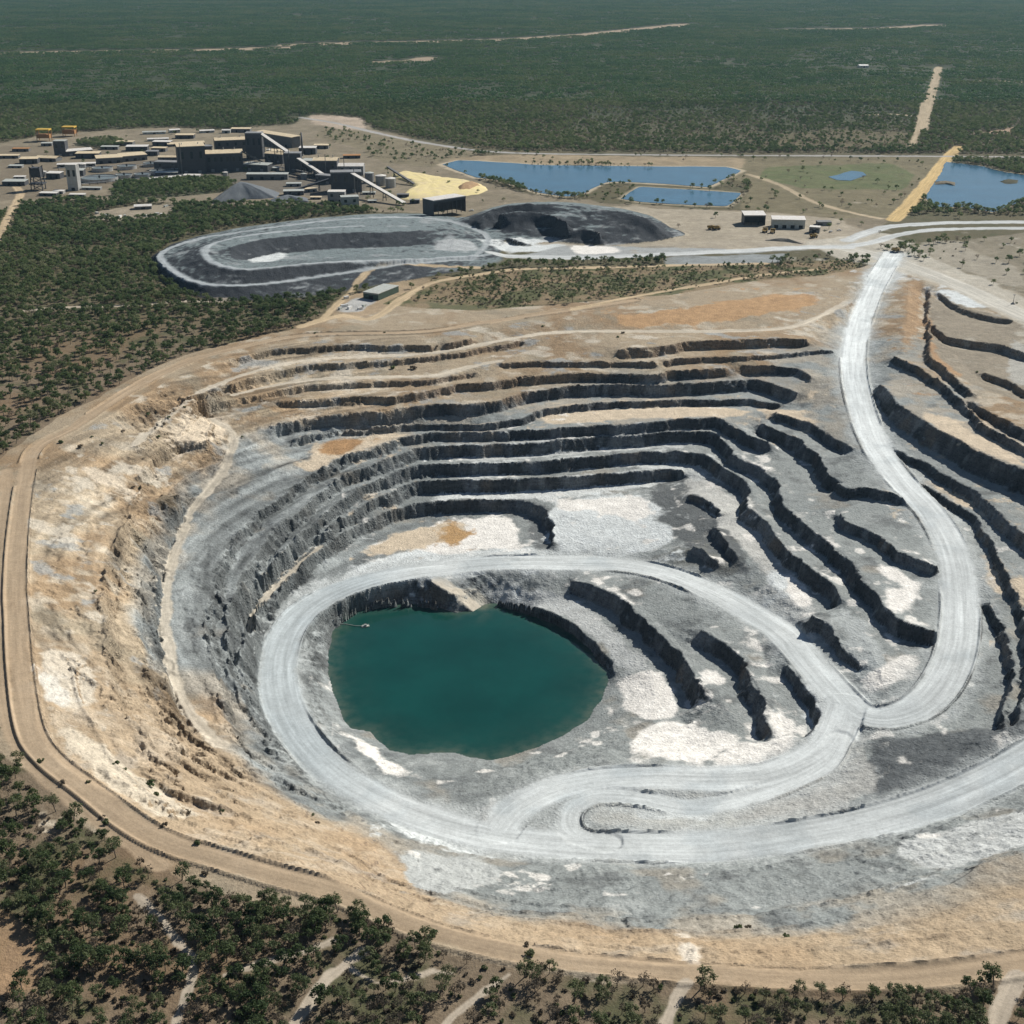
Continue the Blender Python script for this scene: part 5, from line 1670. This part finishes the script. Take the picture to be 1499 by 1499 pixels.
# thickeners and tanks
TH = [(146, 264, 53, 5, 'largest round thickener tank of the row'), (182, 260, 25, 5, 'round grey thickener beside the largest one'), (209, 259, 26, 5, 'round grey thickener third in the front row'),
      (231, 254, 24, 5, 'round grey thickener fourth in the front row'), (256, 253, 23, 5, 'round grey thickener nearest the dark mill'), (150, 250, 30, 5, 'round dark thickener behind the largest one'), (186, 247, 28, 5, 'round dark thickener in the middle of the back row'), (221, 243, 22, 5, 'round dark thickener at the right of the back row')]
for x, y, dpx, hpx, lab in TH:
    p = ground_hit(x, y); k = mpp(x, y); r = dpx * k / 2; h = hpx * k
    e = thing('thickener_tank', lab, 'tank', (p[0], p[1] , 0), 0, 'round thickener tanks in front of the plant')
    MB().cyl((0, 0, 0), r, r, -1, h, 40, False).cyl((0, 0, 0), r - .6, r - .6, -1, h, 40, False).obj('rim', 'silver', e)
    MB().cyl((0, 0, 0), r - .5, r - .5, h - 2.0, h - 1.2, 40).obj('slurry', 'slurry', e)
    MB().box(-r, r, -.8, .8, h + .6, h + 1.4).obj('bridge', 'grey', e)
    MB().cyl((0, 0, 0), 1.6, 1.6, h - 1.5, h + 2.6, 12).obj('drive', 'dark', e)
for x, y, dpx, hpx, lab, mt in ((541, 267, 13, 14, 'grey cylindrical tank left of three by the yellow pile', 'grey'), (558, 271, 16, 14, 'middle cylindrical tank of three by the yellow pile', 'silver'), (572, 274, 15, 13, 'pale cylindrical tank right of three by the yellow pile', 'silver'),
                                (445, 262, 9, 8, 'small tank under the crossing conveyors', 'grey'), (395, 226, 10, 7, 'small pale tank right of the tallest tower block', 'silver'), (330, 258, 8, 6, 'small tank before the long mill hall', 'silver'), (64, 258, 10, 7, 'small pale tank behind the dark braced tower', 'silver'),
                                (122, 247, 9, 7, 'small pale tank near the largest thickener', 'silver')):
    p = ground_hit(x, y); k = mpp(x, y); r = dpx * k / 2; h = hpx * k
    e = thing('storage_tank', lab, 'tank', (p[0], p[1], 0), 0, 'storage tanks of the plant')
    MB().cyl((0, 0, 0), r, r, -1, h, 28, False).obj('shell', mt, e, True)
    MB().cyl((0, 0, 0), r + .2, r * .1, h, h + r * .22, 28).obj('roof', 'white' if mt != 'grey' else 'palegrey', e)
    m = MB()
    for t in range(7): m.bar((r + .4, -.6 + t * 0, h * t / 7), (r + .4, .6, h * t / 7), .12)
    m.bar((r + .4, -.6, 0), (r + .4, -.6, h), .12).bar((r + .4, .6, 0), (r + .4, .6, h), .12).obj('ladder', 'dark', e)


def conveyor(label, p0, h0, p1, h1, w=3.2, mt='white'):
    """covered belt from ground photo point p0 at height h0 px to p1 at h1 px"""
    a = ground_hit(*p0); b = ground_hit(*p1); za = h0 * mpp(*p0); zb = h1 * mpp(*p1)
    A = Vector((a[0], a[1], za)); Bv = Vector((b[0], b[1], zb)); d = Bv - A
    L = d.length; rz = math.atan2(d.y, d.x); sl = math.atan2(d.z, math.hypot(d.x, d.y))
    e = thing('conveyor', label, 'conveyor', (a[0], a[1], 0), rz, 'covered conveyors of the plant')
    Lh = math.hypot(d.x, d.y)

    def P(t, y, dz): return (Lh * t, y, za + (zb - za) * t + dz)
    def skew(m, y0, y1, z0, z1):
        v = [m.bm.verts.new(P(t, y, z)) for t in (0, 1) for (y, z) in ((y0, z0), (y1, z0), (y1, z1), (y0, z1))]
        for f in ((3, 2, 1, 0), (4, 5, 6, 7), (0, 1, 5, 4), (1, 2, 6, 5), (2, 3, 7, 6), (3, 0, 4, 7)): m.bm.faces.new([v[i] for i in f])
    m = MB(); skew(m, -w, w, 0, 2.2); m.obj('gallery', 'mid' if mt == 'white' else 'dark', e)
    m = MB(); skew(m, -w - .4, w + .4, 2.21, 2.9); m.obj('cover', mt, e)
    n = max(2, int(Lh / 32))
    for i in range(n):
        t = (i + .5) / n
        z = za + (zb - za) * t
        if z > 3: MB().bar((Lh * t, -w, -1), (Lh * t, -w * .6, z), .45).bar((Lh * t, w, -1), (Lh * t, w * .6, z), .45).bar((Lh * t, -w * .8, z * .5), (Lh * t, w * .8, z * .5), .3).obj('trestle', 'dark', e)
    return e


conveyor('longest white covered conveyor coming down from the tallest tower block', (382, 231), 35, (470, 262), 5, 3.6)
conveyor('white covered conveyor running below the longest one', (438, 254), 20, (484, 268), 4, 3.2)
conveyor('white covered conveyor sloping down to the open ground in front', (517, 283), 27, (592, 301), 2, 3.6)
conveyor('thin dark conveyor ending at the yellow pile', (568, 262), 16, (607, 272), 1, 1.8, 'mid')
conveyor('dark conveyor rising to the right out of the grey cone heap', (424, 284), 2, (482, 278), 14, 2.4, 'dark')
conveyor('dark inclined conveyor leaning against the mill hall', (357, 250), 26, (393, 247), 4, 5, 'mid')
# stack
p = ground_hit(443, 228); k = mpp(443, 228)
e = thing('chimney_stack', 'thin dark chimney stack standing behind the crossing conveyors', 'chimney', (p[0], p[1], 0))
MB().cyl((0, 0, 0), 2.2, 1.5, -1, 33 * k, 16).obj('shaft', 'dark', e, True); MB().cyl((0, 0, 0), 3.2, 2.6, -1, 3, 16).obj('base', 'concrete', e)


# ---- heaps
def heap(name, label, base_px, h, mat, top=.25, rough=.8, seed=1, cat='stockpile'):
    P = gpoly(base_px, 5, 3, seed); P = P[:, :2]
    c = P.mean(0)
    bm = bmesh.new(); rings = []
    N = len(P)
    for j, f in enumerate(np.linspace(1, 0, 12)):
        fr = top * .0 + f
        z = h * (1 - max(0, (f - top) / (1 - top)) ** 1.15)
        Q = c + (P - c) * fr
        nz = fbm(Q[:, 0], Q[:, 1], 9, 3, seed) * rough * (1 if 0 < j else 0)
        rings.append([bm.verts.new((q[0] - c[0], q[1] - c[1], (z + n_) if j else -.6)) for q, n_ in zip(Q, nz)])
    for r0, r1 in zip(rings[:-1], rings[1:]):
        for i in range(N): bm.faces.new((r0[i], r0[(i + 1) % N], r1[(i + 1) % N], r1[i]))
    bmesh.ops.remove_doubles(bm, verts=bm.verts, dist=.01)
    bmesh.ops.recalc_face_normals(bm, faces=bm.faces)
    me = bpy.data.meshes.new(name); bm.to_mesh(me); bm.free(); me.materials.append(mat)
    for p_ in me.polygons: p_.use_smooth = True
    o = bpy.data.objects.new(name, me); ROOT.objects.link(o); o.location = (c[0], c[1], gz_at(*c) * 0)
    return tag(o, label, cat)


def heap_mat(name, c1, c2):
    m, nt, bs = new_mat(name)
    g = nd(nt, 'ShaderNodeNewGeometry')
    n = noise_n(nt, g.outputs['Position'], .07, 6, .65)
    nt.links.new(mixrgb(nt, 'MIX', ramp_n(nt, n, .32, .68), c1, c2), bs.inputs['Base Color'])
    bs.inputs['Roughness'].default_value = .95; bs.inputs['Specular IOR Level'].default_value = .1
    b2 = nd(nt, 'ShaderNodeBump'); b2.inputs['Strength'].default_value = .6; b2.inputs['Distance'].default_value = 1
    nt.links.new(noise_n(nt, g.outputs['Position'], .5, 5, .6), b2.inputs['Height']); nt.links.new(b2.outputs[0], bs.inputs['Normal'])
    return m


heap('sulphur_pile', 'broad low pale yellow sulphur pile right of the plant', [(572, 255), (590, 250), (620, 255), (650, 260), (680, 263), (706, 270), (716, 278), (702, 285), (670, 288), (645, 293), (610, 294), (584, 291), (592, 283), (606, 276), (596, 266), (580, 262)], 5,
     heap_mat('sulphur', (.74, .63, .30), (.66, .55, .33)), .75, 1.2, 5)
heap('earth_pile', 'low brown earth pile lying on the yellow sulphur', [(664, 278), (680, 270), (700, 268), (706, 274), (690, 282), (668, 285)], 9, heap_mat('brown earth', (.34, .22, .12), (.42, .29, .17)), .4, .8, 6)
GH = heap_mat('grey ore', (.12, .135, .15), (.17, .185, .195))
heap('ore_stockpile', 'grey cone of crushed ore in front of the dark mill', [(300, 301), (325, 296), (365, 292), (405, 290), (412, 282), (385, 276), (350, 278), (320, 286)], 24, GH, .06, 1.0, 7)
heap('ore_stockpile', 'small low grey ore heap right of the grey cone', [(392, 300), (430, 296), (455, 296), (450, 290), (420, 286), (396, 292)], 8, GH, .15, .8, 8)
heap('pale_stockpile', 'long pale earth ridge in front of the truck sheds', [(1119, 352), (1150, 354), (1178, 358), (1180, 354), (1150, 350), (1122, 348)], 4, heap_mat('pale earth', (.40, .36, .29), (.34, .30, .24)), .2, .3, 9, 'earth ridge')


for k, (px, py, L, W_, hpx, mt, rf) in enumerate(((12, 232, 40, 14, 4, 'mid', 'cream'), (30, 222, 34, 12, 4, 'mid', 'orange'), (22, 246, 26, 12, 3, 'grey', 'palegrey'), (28, 262, 20, 10, 3, 'grey', 'white'), (68, 214, 22, 12, 4, 'mid', 'palegrey'),
                                        (70, 287, 30, 12, 4, 'dark', 'white'), (85, 284, 18, 10, 4, 'silver', 'white'), (112, 288, 26, 10, 3, 'grey', 'white'), (133, 278, 34, 8, 3, 'grey', 'palegrey'), (160, 219, 36, 12, 4, 'mid', 'palegrey'),
                                        (222, 228, 24, 14, 6, 'dark', 'grey'), (240, 236, 22, 14, 6, 'dark', 'palegrey'), (248, 246, 14, 10, 5, 'dark', 'white'), (232, 222, 30, 14, 5, 'mid', 'cream'), (400, 238, 20, 14, 6, 'mid', 'white'),
                                        (398, 250, 26, 10, 4, 'grey', 'palegrey'), (430, 273, 26, 10, 4, 'grey', 'palegrey'), (455, 281, 20, 12, 4, 'grey', 'cream'), (462, 292, 18, 8, 3, 'mid', 'cream'), (540, 285, 22, 8, 3, 'grey', 'palegrey'),
                                        (590, 290, 20, 8, 5, 'dark', 'mid'), (607, 298, 16, 8, 5, 'dark', 'grey'), (545, 297, 14, 7, 3, 'mid', 'palegrey'), (470, 218, 30, 16, 5, 'mid', 'cream'), (515, 232, 34, 14, 4, 'dark', 'orange'),
                                        (20, 272, 40, 20, 6, 'dark', 'palegrey'), (42, 240, 34, 22, 7, 'dark', 'cream'), (110, 258, 30, 20, 8, 'dark', 'palegrey'), (78, 262, 26, 18, 8, 'dark', 'white'), (128, 232, 46, 22, 7, 'dark', 'cream'), (200, 221, 44, 20, 6, 'dark', 'white'),
                                        (182, 213, 36, 16, 5, 'mid', 'cream'), (236, 214, 38, 18, 6, 'dark', 'white'), (270, 203, 40, 18, 5, 'dark', 'cream'), (244, 259, 40, 14, 6, 'dark', 'palegrey'), (280, 262, 30, 12, 5, 'grey', 'white'), (405, 232, 30, 22, 10, 'dark', 'cream'),
                                        (450, 226, 34, 20, 9, 'dark', 'white'), (474, 246, 20, 20, 12, 'dark', 'white'), (430, 286, 34, 14, 6, 'dark', 'palegrey'), (500, 268, 26, 18, 14, 'dark', 'grey'), (345, 240, 20, 16, 8, 'dark', 'white'), (352, 194, 44, 18, 5, 'mid', 'cream'))):
    p = ground_hit(px, py)
    near = ('at the far left' if px < 60 else 'around the pale grey tower' if px < 140 else 'between tanks and mill' if px < 260 else 'under the crossing conveyors' if px < 470 else 'at the right end')
    e = thing('plant_shed', f"low {'dark ' if mt == 'dark' else ''}shed with {dict(cream='cream', orange='rusty', palegrey='pale grey', white='white', grey='dark grey', mid='dull grey')[rf]} roof, {near}", 'shed', (p[0], p[1], 0), RNG.uniform(-.12, .12), 'small sheds of the plant')
    h = hpx * mpp(px, py)
    MB().box(-L / 2, L / 2, 0, W_, -1, h).obj('wall', mt, e)
    MB().prism([(-.6, h + .02), (W_ + .6, h + W_ * .06), (W_ + .6, h + W_ * .06 + .4), (-.6, h + .42)], -L / 2 - .6, L / 2 + .6).obj('roof', rf, e)
    for q in (-.25, .2): MB().box(L * q, L * q + min(4, L * .15), -.1, .02, 0, h * .75).obj('door', 'black', e)
# pipe racks
for k, (p0, p1, h, lab) in enumerate((((120, 272), (268, 258), 3, 'long raised pipe rack behind the white strip building below the thickeners'), ((86, 250), (262, 243), 4, 'raised pipe rack between the thickener rows and the cream-roofed sheds'), ((395, 246), (485, 262), 4, 'raised pipe rack passing under the crossing conveyors'))):
    a = ground_hit(*p0); b = ground_hit(*p1); h *= mpp(*p0); L = math.hypot(b[0] - a[0], b[1] - a[1])
    e = thing('pipe_rack', lab, 'pipe rack', (a[0], a[1], 0), math.atan2(b[1] - a[1], b[0] - a[0]))
    m = MB()
    for y in (-1.2, -.4, .5, 1.2): m.bar((0, y, h), (L, y, h), .3)
    m.obj('pipe', 'silver', e)
    for i in range(int(L / 14) + 1): MB().bar((i * 14, -1.6, -.5), (i * 14, -1.6, h), .25).bar((i * 14, 1.6, -.5), (i * 14, 1.6, h), .25).bar((i * 14, -1.8, h - .5), (i * 14, 1.8, h - .5), .22).obj('support', 'dark', e)
# bank and islet in the right-hand pond
heap('islet', 'small dark islet in the right-hand blue pond', [(1462, 266), (1475, 262), (1492, 264), (1490, 269), (1470, 270)], 2.2, heap_mat('dark earth', (.06, .06, .04), (.09, .085, .05)), .5, .6, 11, 'islet')
heap('earth_bank', 'narrow earth bank reaching into the right-hand blue pond', [(1366, 266), (1385, 265), (1400, 267), (1400, 273), (1385, 270), (1366, 271)], 2.4, heap_mat('bank earth', (.20, .17, .12), (.14, .12, .085)), .5, .5, 12, 'bank')


# ---- vehicles
def wheels(e, pts, r, w):
    for x, y in pts:
        m = MB(); m.cyl((x, y - w / 2, r), r, r, 0, w, 18, True, 'y'); t = m.obj('wheel', 'rubber', e)
        MB().cyl((x, y - w / 2 - .06, r), r * .5, r * .5, 0, w + .12, 12, True, 'y').obj('rim', 'silver', t)


def haul_truck(px, py, rz, label, empty=True):
    x, y = ground_hit(px, py)
    e = thing('haul_truck', label, 'truck', (x, y, gz_at(x, y) + .05), rz, 'haul trucks on the mine site')
    wheels(e, ((3.2, -2.6), (3.2, 2.6), (-2.6, -2.1), (-2.6, 2.1), (-2.6, -3.1), (-2.6, 3.1)), 1.45, 1.0)
    MB().box(-4.2, 5.0, -1.2, 1.2, 1.5, 2.6).box(3.9, 5.4, -2.9, 2.9, 2.2, 3.6).obj('chassis', 'paint', e)
    MB().box(2.4, 4.4, .2, 2.8, 3.62, 5.4).obj('cab', 'paint', e)
    MB().box(4.41, 4.5, .4, 2.6, 4.2, 5.2).obj('window', 'glass', e)
    m = MB(); m.prism([(-3.3, 2.9), (3.3, 2.9), (3.5, 5.6), (3.1, 5.6), (2.9, 3.4), (-2.9, 3.4), (-3.1, 5.6), (-3.5, 5.6)], -5.4, 2.0)
    m.box(2.02, 4.9, -3.3, 3.3, 5.62, 5.9); m.box(1.9, 2.3, -3.3, 3.3, 3.3, 5.62)
    m.obj('tray', 'paint', e)
    return e


def ute(px, py, rz, label, mt='wpaint', s=1.0):
    x, y = ground_hit(px, py)
    e = thing('pickup_truck', label, 'vehicle', (x, y, gz_at(x, y) + .03), rz, 'light vehicles around the mine')
    e.scale = (s, s, s)
    wheels(e, ((1.6, -.75), (1.6, .75), (-1.5, -.75), (-1.5, .75)), .4, .28)
    MB().prism([(-.9, .45), (.9, .45), (.9, 1.0), (-.9, 1.0)], .4, 2.5).box(-2.4, .4, -.9, .9, .5, .72).box(-2.4, -2.3, -.9, .9, .72, 1.1).box(-2.3, .4, -.9, -.82, .72, 1.1).box(-2.3, .4, .82, .9, .72, 1.1).obj('body', mt, e)
    MB().box(-.3, 1.3, -.8, .8, 1.01, 1.75).obj('cab', mt, e)
    MB().box(1.3, 1.36, -.7, .7, 1.1, 1.6).box(-.1, 1.1, -.85, -.8, 1.15, 1.6).box(-.1, 1.1, .8, .85, 1.15, 1.6).obj('window', 'glass', e)
    return e


haul_truck(1120, 340, 1.2, 'left haul truck of two parked before the long truck shed')
haul_truck(1131, 341, 1.35, 'right haul truck of two parked before the long truck shed')
haul_truck(1191, 348, .4, 'haul truck parked below the small white hut')
haul_truck(1311, 369, -.3, 'dark haul truck on the wide road junction above the pit')
haul_truck(1041, 336, .2, 'left machine of two on the open pale ground left of the sheds')
haul_truck(1049, 336.5, .3, 'right machine of two on the open pale ground left of the sheds')
ute(566, 433, .5, 'white vehicle beside the pale-roofed shed above the pit rim', 'wpaint', 1.6)
ute(690, 309, .2, 'vehicle right of the dark open shed', 'wpaint', 1.6)
ute(1216, 340, .8, 'white vehicle right of the small white hut', 'wpaint', 1.5)
ute(1228, 338, .3, 'white vehicle farthest right of the truck sheds', 'wpaint', 1.5)
# yard beside the rim shed: containers and pale drums
for k, (px, py, L, c, lab) in enumerate(((504, 449, 9, 'wpaint', 'leftmost white container in the yard by the rim shed'), (512, 452, 7, 'wpaint', 'white container at the front left of the rim shed yard'), (527, 453, 6, 'wpaint', 'white container at the front right of the rim shed yard'),
                                         (533, 449, 6, 'palegrey', 'grey container nearest the rim shed'), (507, 437, 6, 'wpaint', 'white container behind the rim shed yard'), (498, 453, 5, 'palegrey', 'grey container at the outer corner of the rim shed yard'))):
    x, y = ground_hit(px, py)
    e = thing('shipping_container', lab, 'container', (x, y, gz_at(x, y)), .6 + .5 * (k % 2), 'containers in the yard')
    MB().box(-L / 2, L / 2, -1.4, 1.4, 0, 2.9).obj('body', c, e)
    MB().box(L / 2, L / 2 + .08, -1.3, 1.3, .1, 2.8).obj('door', 'grey', e)
for k, (px, py, L) in enumerate(((153, 316, 9), (158, 317, 6), (176, 318, 7), (183, 317, 5), (213, 317, 6), (230, 314, 7), (243, 303, 8), (236, 315, 5), (142, 313, 6))):
    x, y = ground_hit(px, py)
    e = thing('shipping_container', ('white' if k % 3 else 'grey') + (' container left of' if px < 195 else ' container right of') + ' the hut in the woods below the plant', 'container', (x, y, gz_at(x, y)), k * .7, 'containers in the woods')
    MB().box(-L / 2, L / 2, -1.6, 1.6, 0, 3.0).obj('body', 'wpaint' if k % 3 else 'palegrey', e)
    MB().box(L / 2, L / 2 + .08, -1.3, 1.3, .1, 2.8).obj('door', 'grey', e)
# light mast by the junction road
x, y = ground_hit(1483, 445)
e = thing('light_mast', 'light mast on an earth mound beside the road at the right', 'light mast', (x, y, gz_at(x, y)))
MB().cyl((0, 0, 0), .35, .22, -.5, 11, 10).obj('pole', 'dark', e); MB().box(-1.6, 1.6, -.3, .3, 10.6, 11.4).obj('lamp_head', 'grey', e); MB().cyl((0, 0, 0), 3.4, .8, -.3, 2.2, 14).obj('base', 'concrete', e)
# pump pontoon on the lake
x, y = W(535, 917, LAKE_Z)
e = thing('pump_pontoon', 'small pump pontoon with a bent pipe floating on the green lake', 'pontoon', (x, y, LAKE_Z), .2)
MB().box(-3, 3, -1.4, 1.4, -.2, .6).obj('hull', 'palegrey', e)
MB().box(-1, 1, -.8, .8, .61, 1.9).obj('pump', 'silver', e)
MB().bar((-2.5, 0, .8), (-8, 2.0, .5), .16).bar((-8, 2.0, .5), (-15, 6.5, .35), .16).bar((-15, 6.5, .35), (-24, 8.5, .35), .16).obj('pipe', 'silver', e)
MB().bar((-2.5, -1.1, .6), (-2.5, -1.1, 2.4), .07).bar((2.5, -1.1, .6), (2.5, -1.1, 2.4), .07).bar((-2.5, -1.1, 2.3), (2.5, -1.1, 2.3), .07).obj('railing', 'white', e)

# look-alikes get told apart by their order from the left
same = {}
for o in ROOT.objects:
    if o.parent is None and o.get('category') in ('shed', 'container', 'stack', 'shrub', 'building', 'tank'):
        same.setdefault(o['label'], []).append(o)
ORD = ['first', 'second', 'third', 'fourth', 'fifth', 'sixth', 'seventh', 'eighth', 'ninth', 'tenth', 'eleventh', 'twelfth']
for lab, obs in same.items():
    if len(obs) > 1:
        obs.sort(key=lambda o: o.location.x / (o.location.y * cos(PITCH) + (CAM_H - o.location.z) * sin(PITCH)))
        for k, o in enumerate(obs):
            o['label'] = f"{lab}, {ORD[min(k, 11)]} from the left"

# ------------------------------------------------------------------ light
SUN_AZ, SUN_EL = 46.0, 37.5          # azimuth from +Y towards +X
w = bpy.data.worlds.new("World"); scene.world = w
w.use_nodes = True
nt = w.node_tree
bg = nt.nodes['Background']
sky = nt.nodes.new('ShaderNodeTexSky'); sky.sky_type = 'NISHITA'; sky.sun_disc = False
sky.sun_elevation = radians(SUN_EL); sky.sun_rotation = radians(SUN_AZ)
sky.altitude = 200; sky.air_density = 1.0; sky.dust_density = .6; sky.ozone_density = 1.5
nt.links.new(sky.outputs[0], bg.inputs[0]); bg.inputs[1].default_value = .05
sd = bpy.data.lights.new("sun", 'SUN'); sd.energy = 5.0; sd.angle = radians(.53); sd.color = (1, .955, .88)
so = bpy.data.objects.new("sun", sd); ROOT.objects.link(so)
d = Vector((sin(radians(SUN_AZ)) * cos(radians(SUN_EL)), cos(radians(SUN_AZ)) * cos(radians(SUN_EL)), sin(radians(SUN_EL))))
so.rotation_euler = d.to_track_quat('Z', 'Y').to_euler()
so.location = (0, 0, 2000)

vs = scene.view_settings
scene.display_settings.display_device = 'sRGB'
vs.view_transform = 'Standard'; vs.look = 'None'; vs.exposure = .2; vs.gamma = 1; vs.use_curve_mapping = False
scene.cycles.max_bounces = 6
scene.cycles.diffuse_bounces = 3
scene.cycles.use_denoising = True
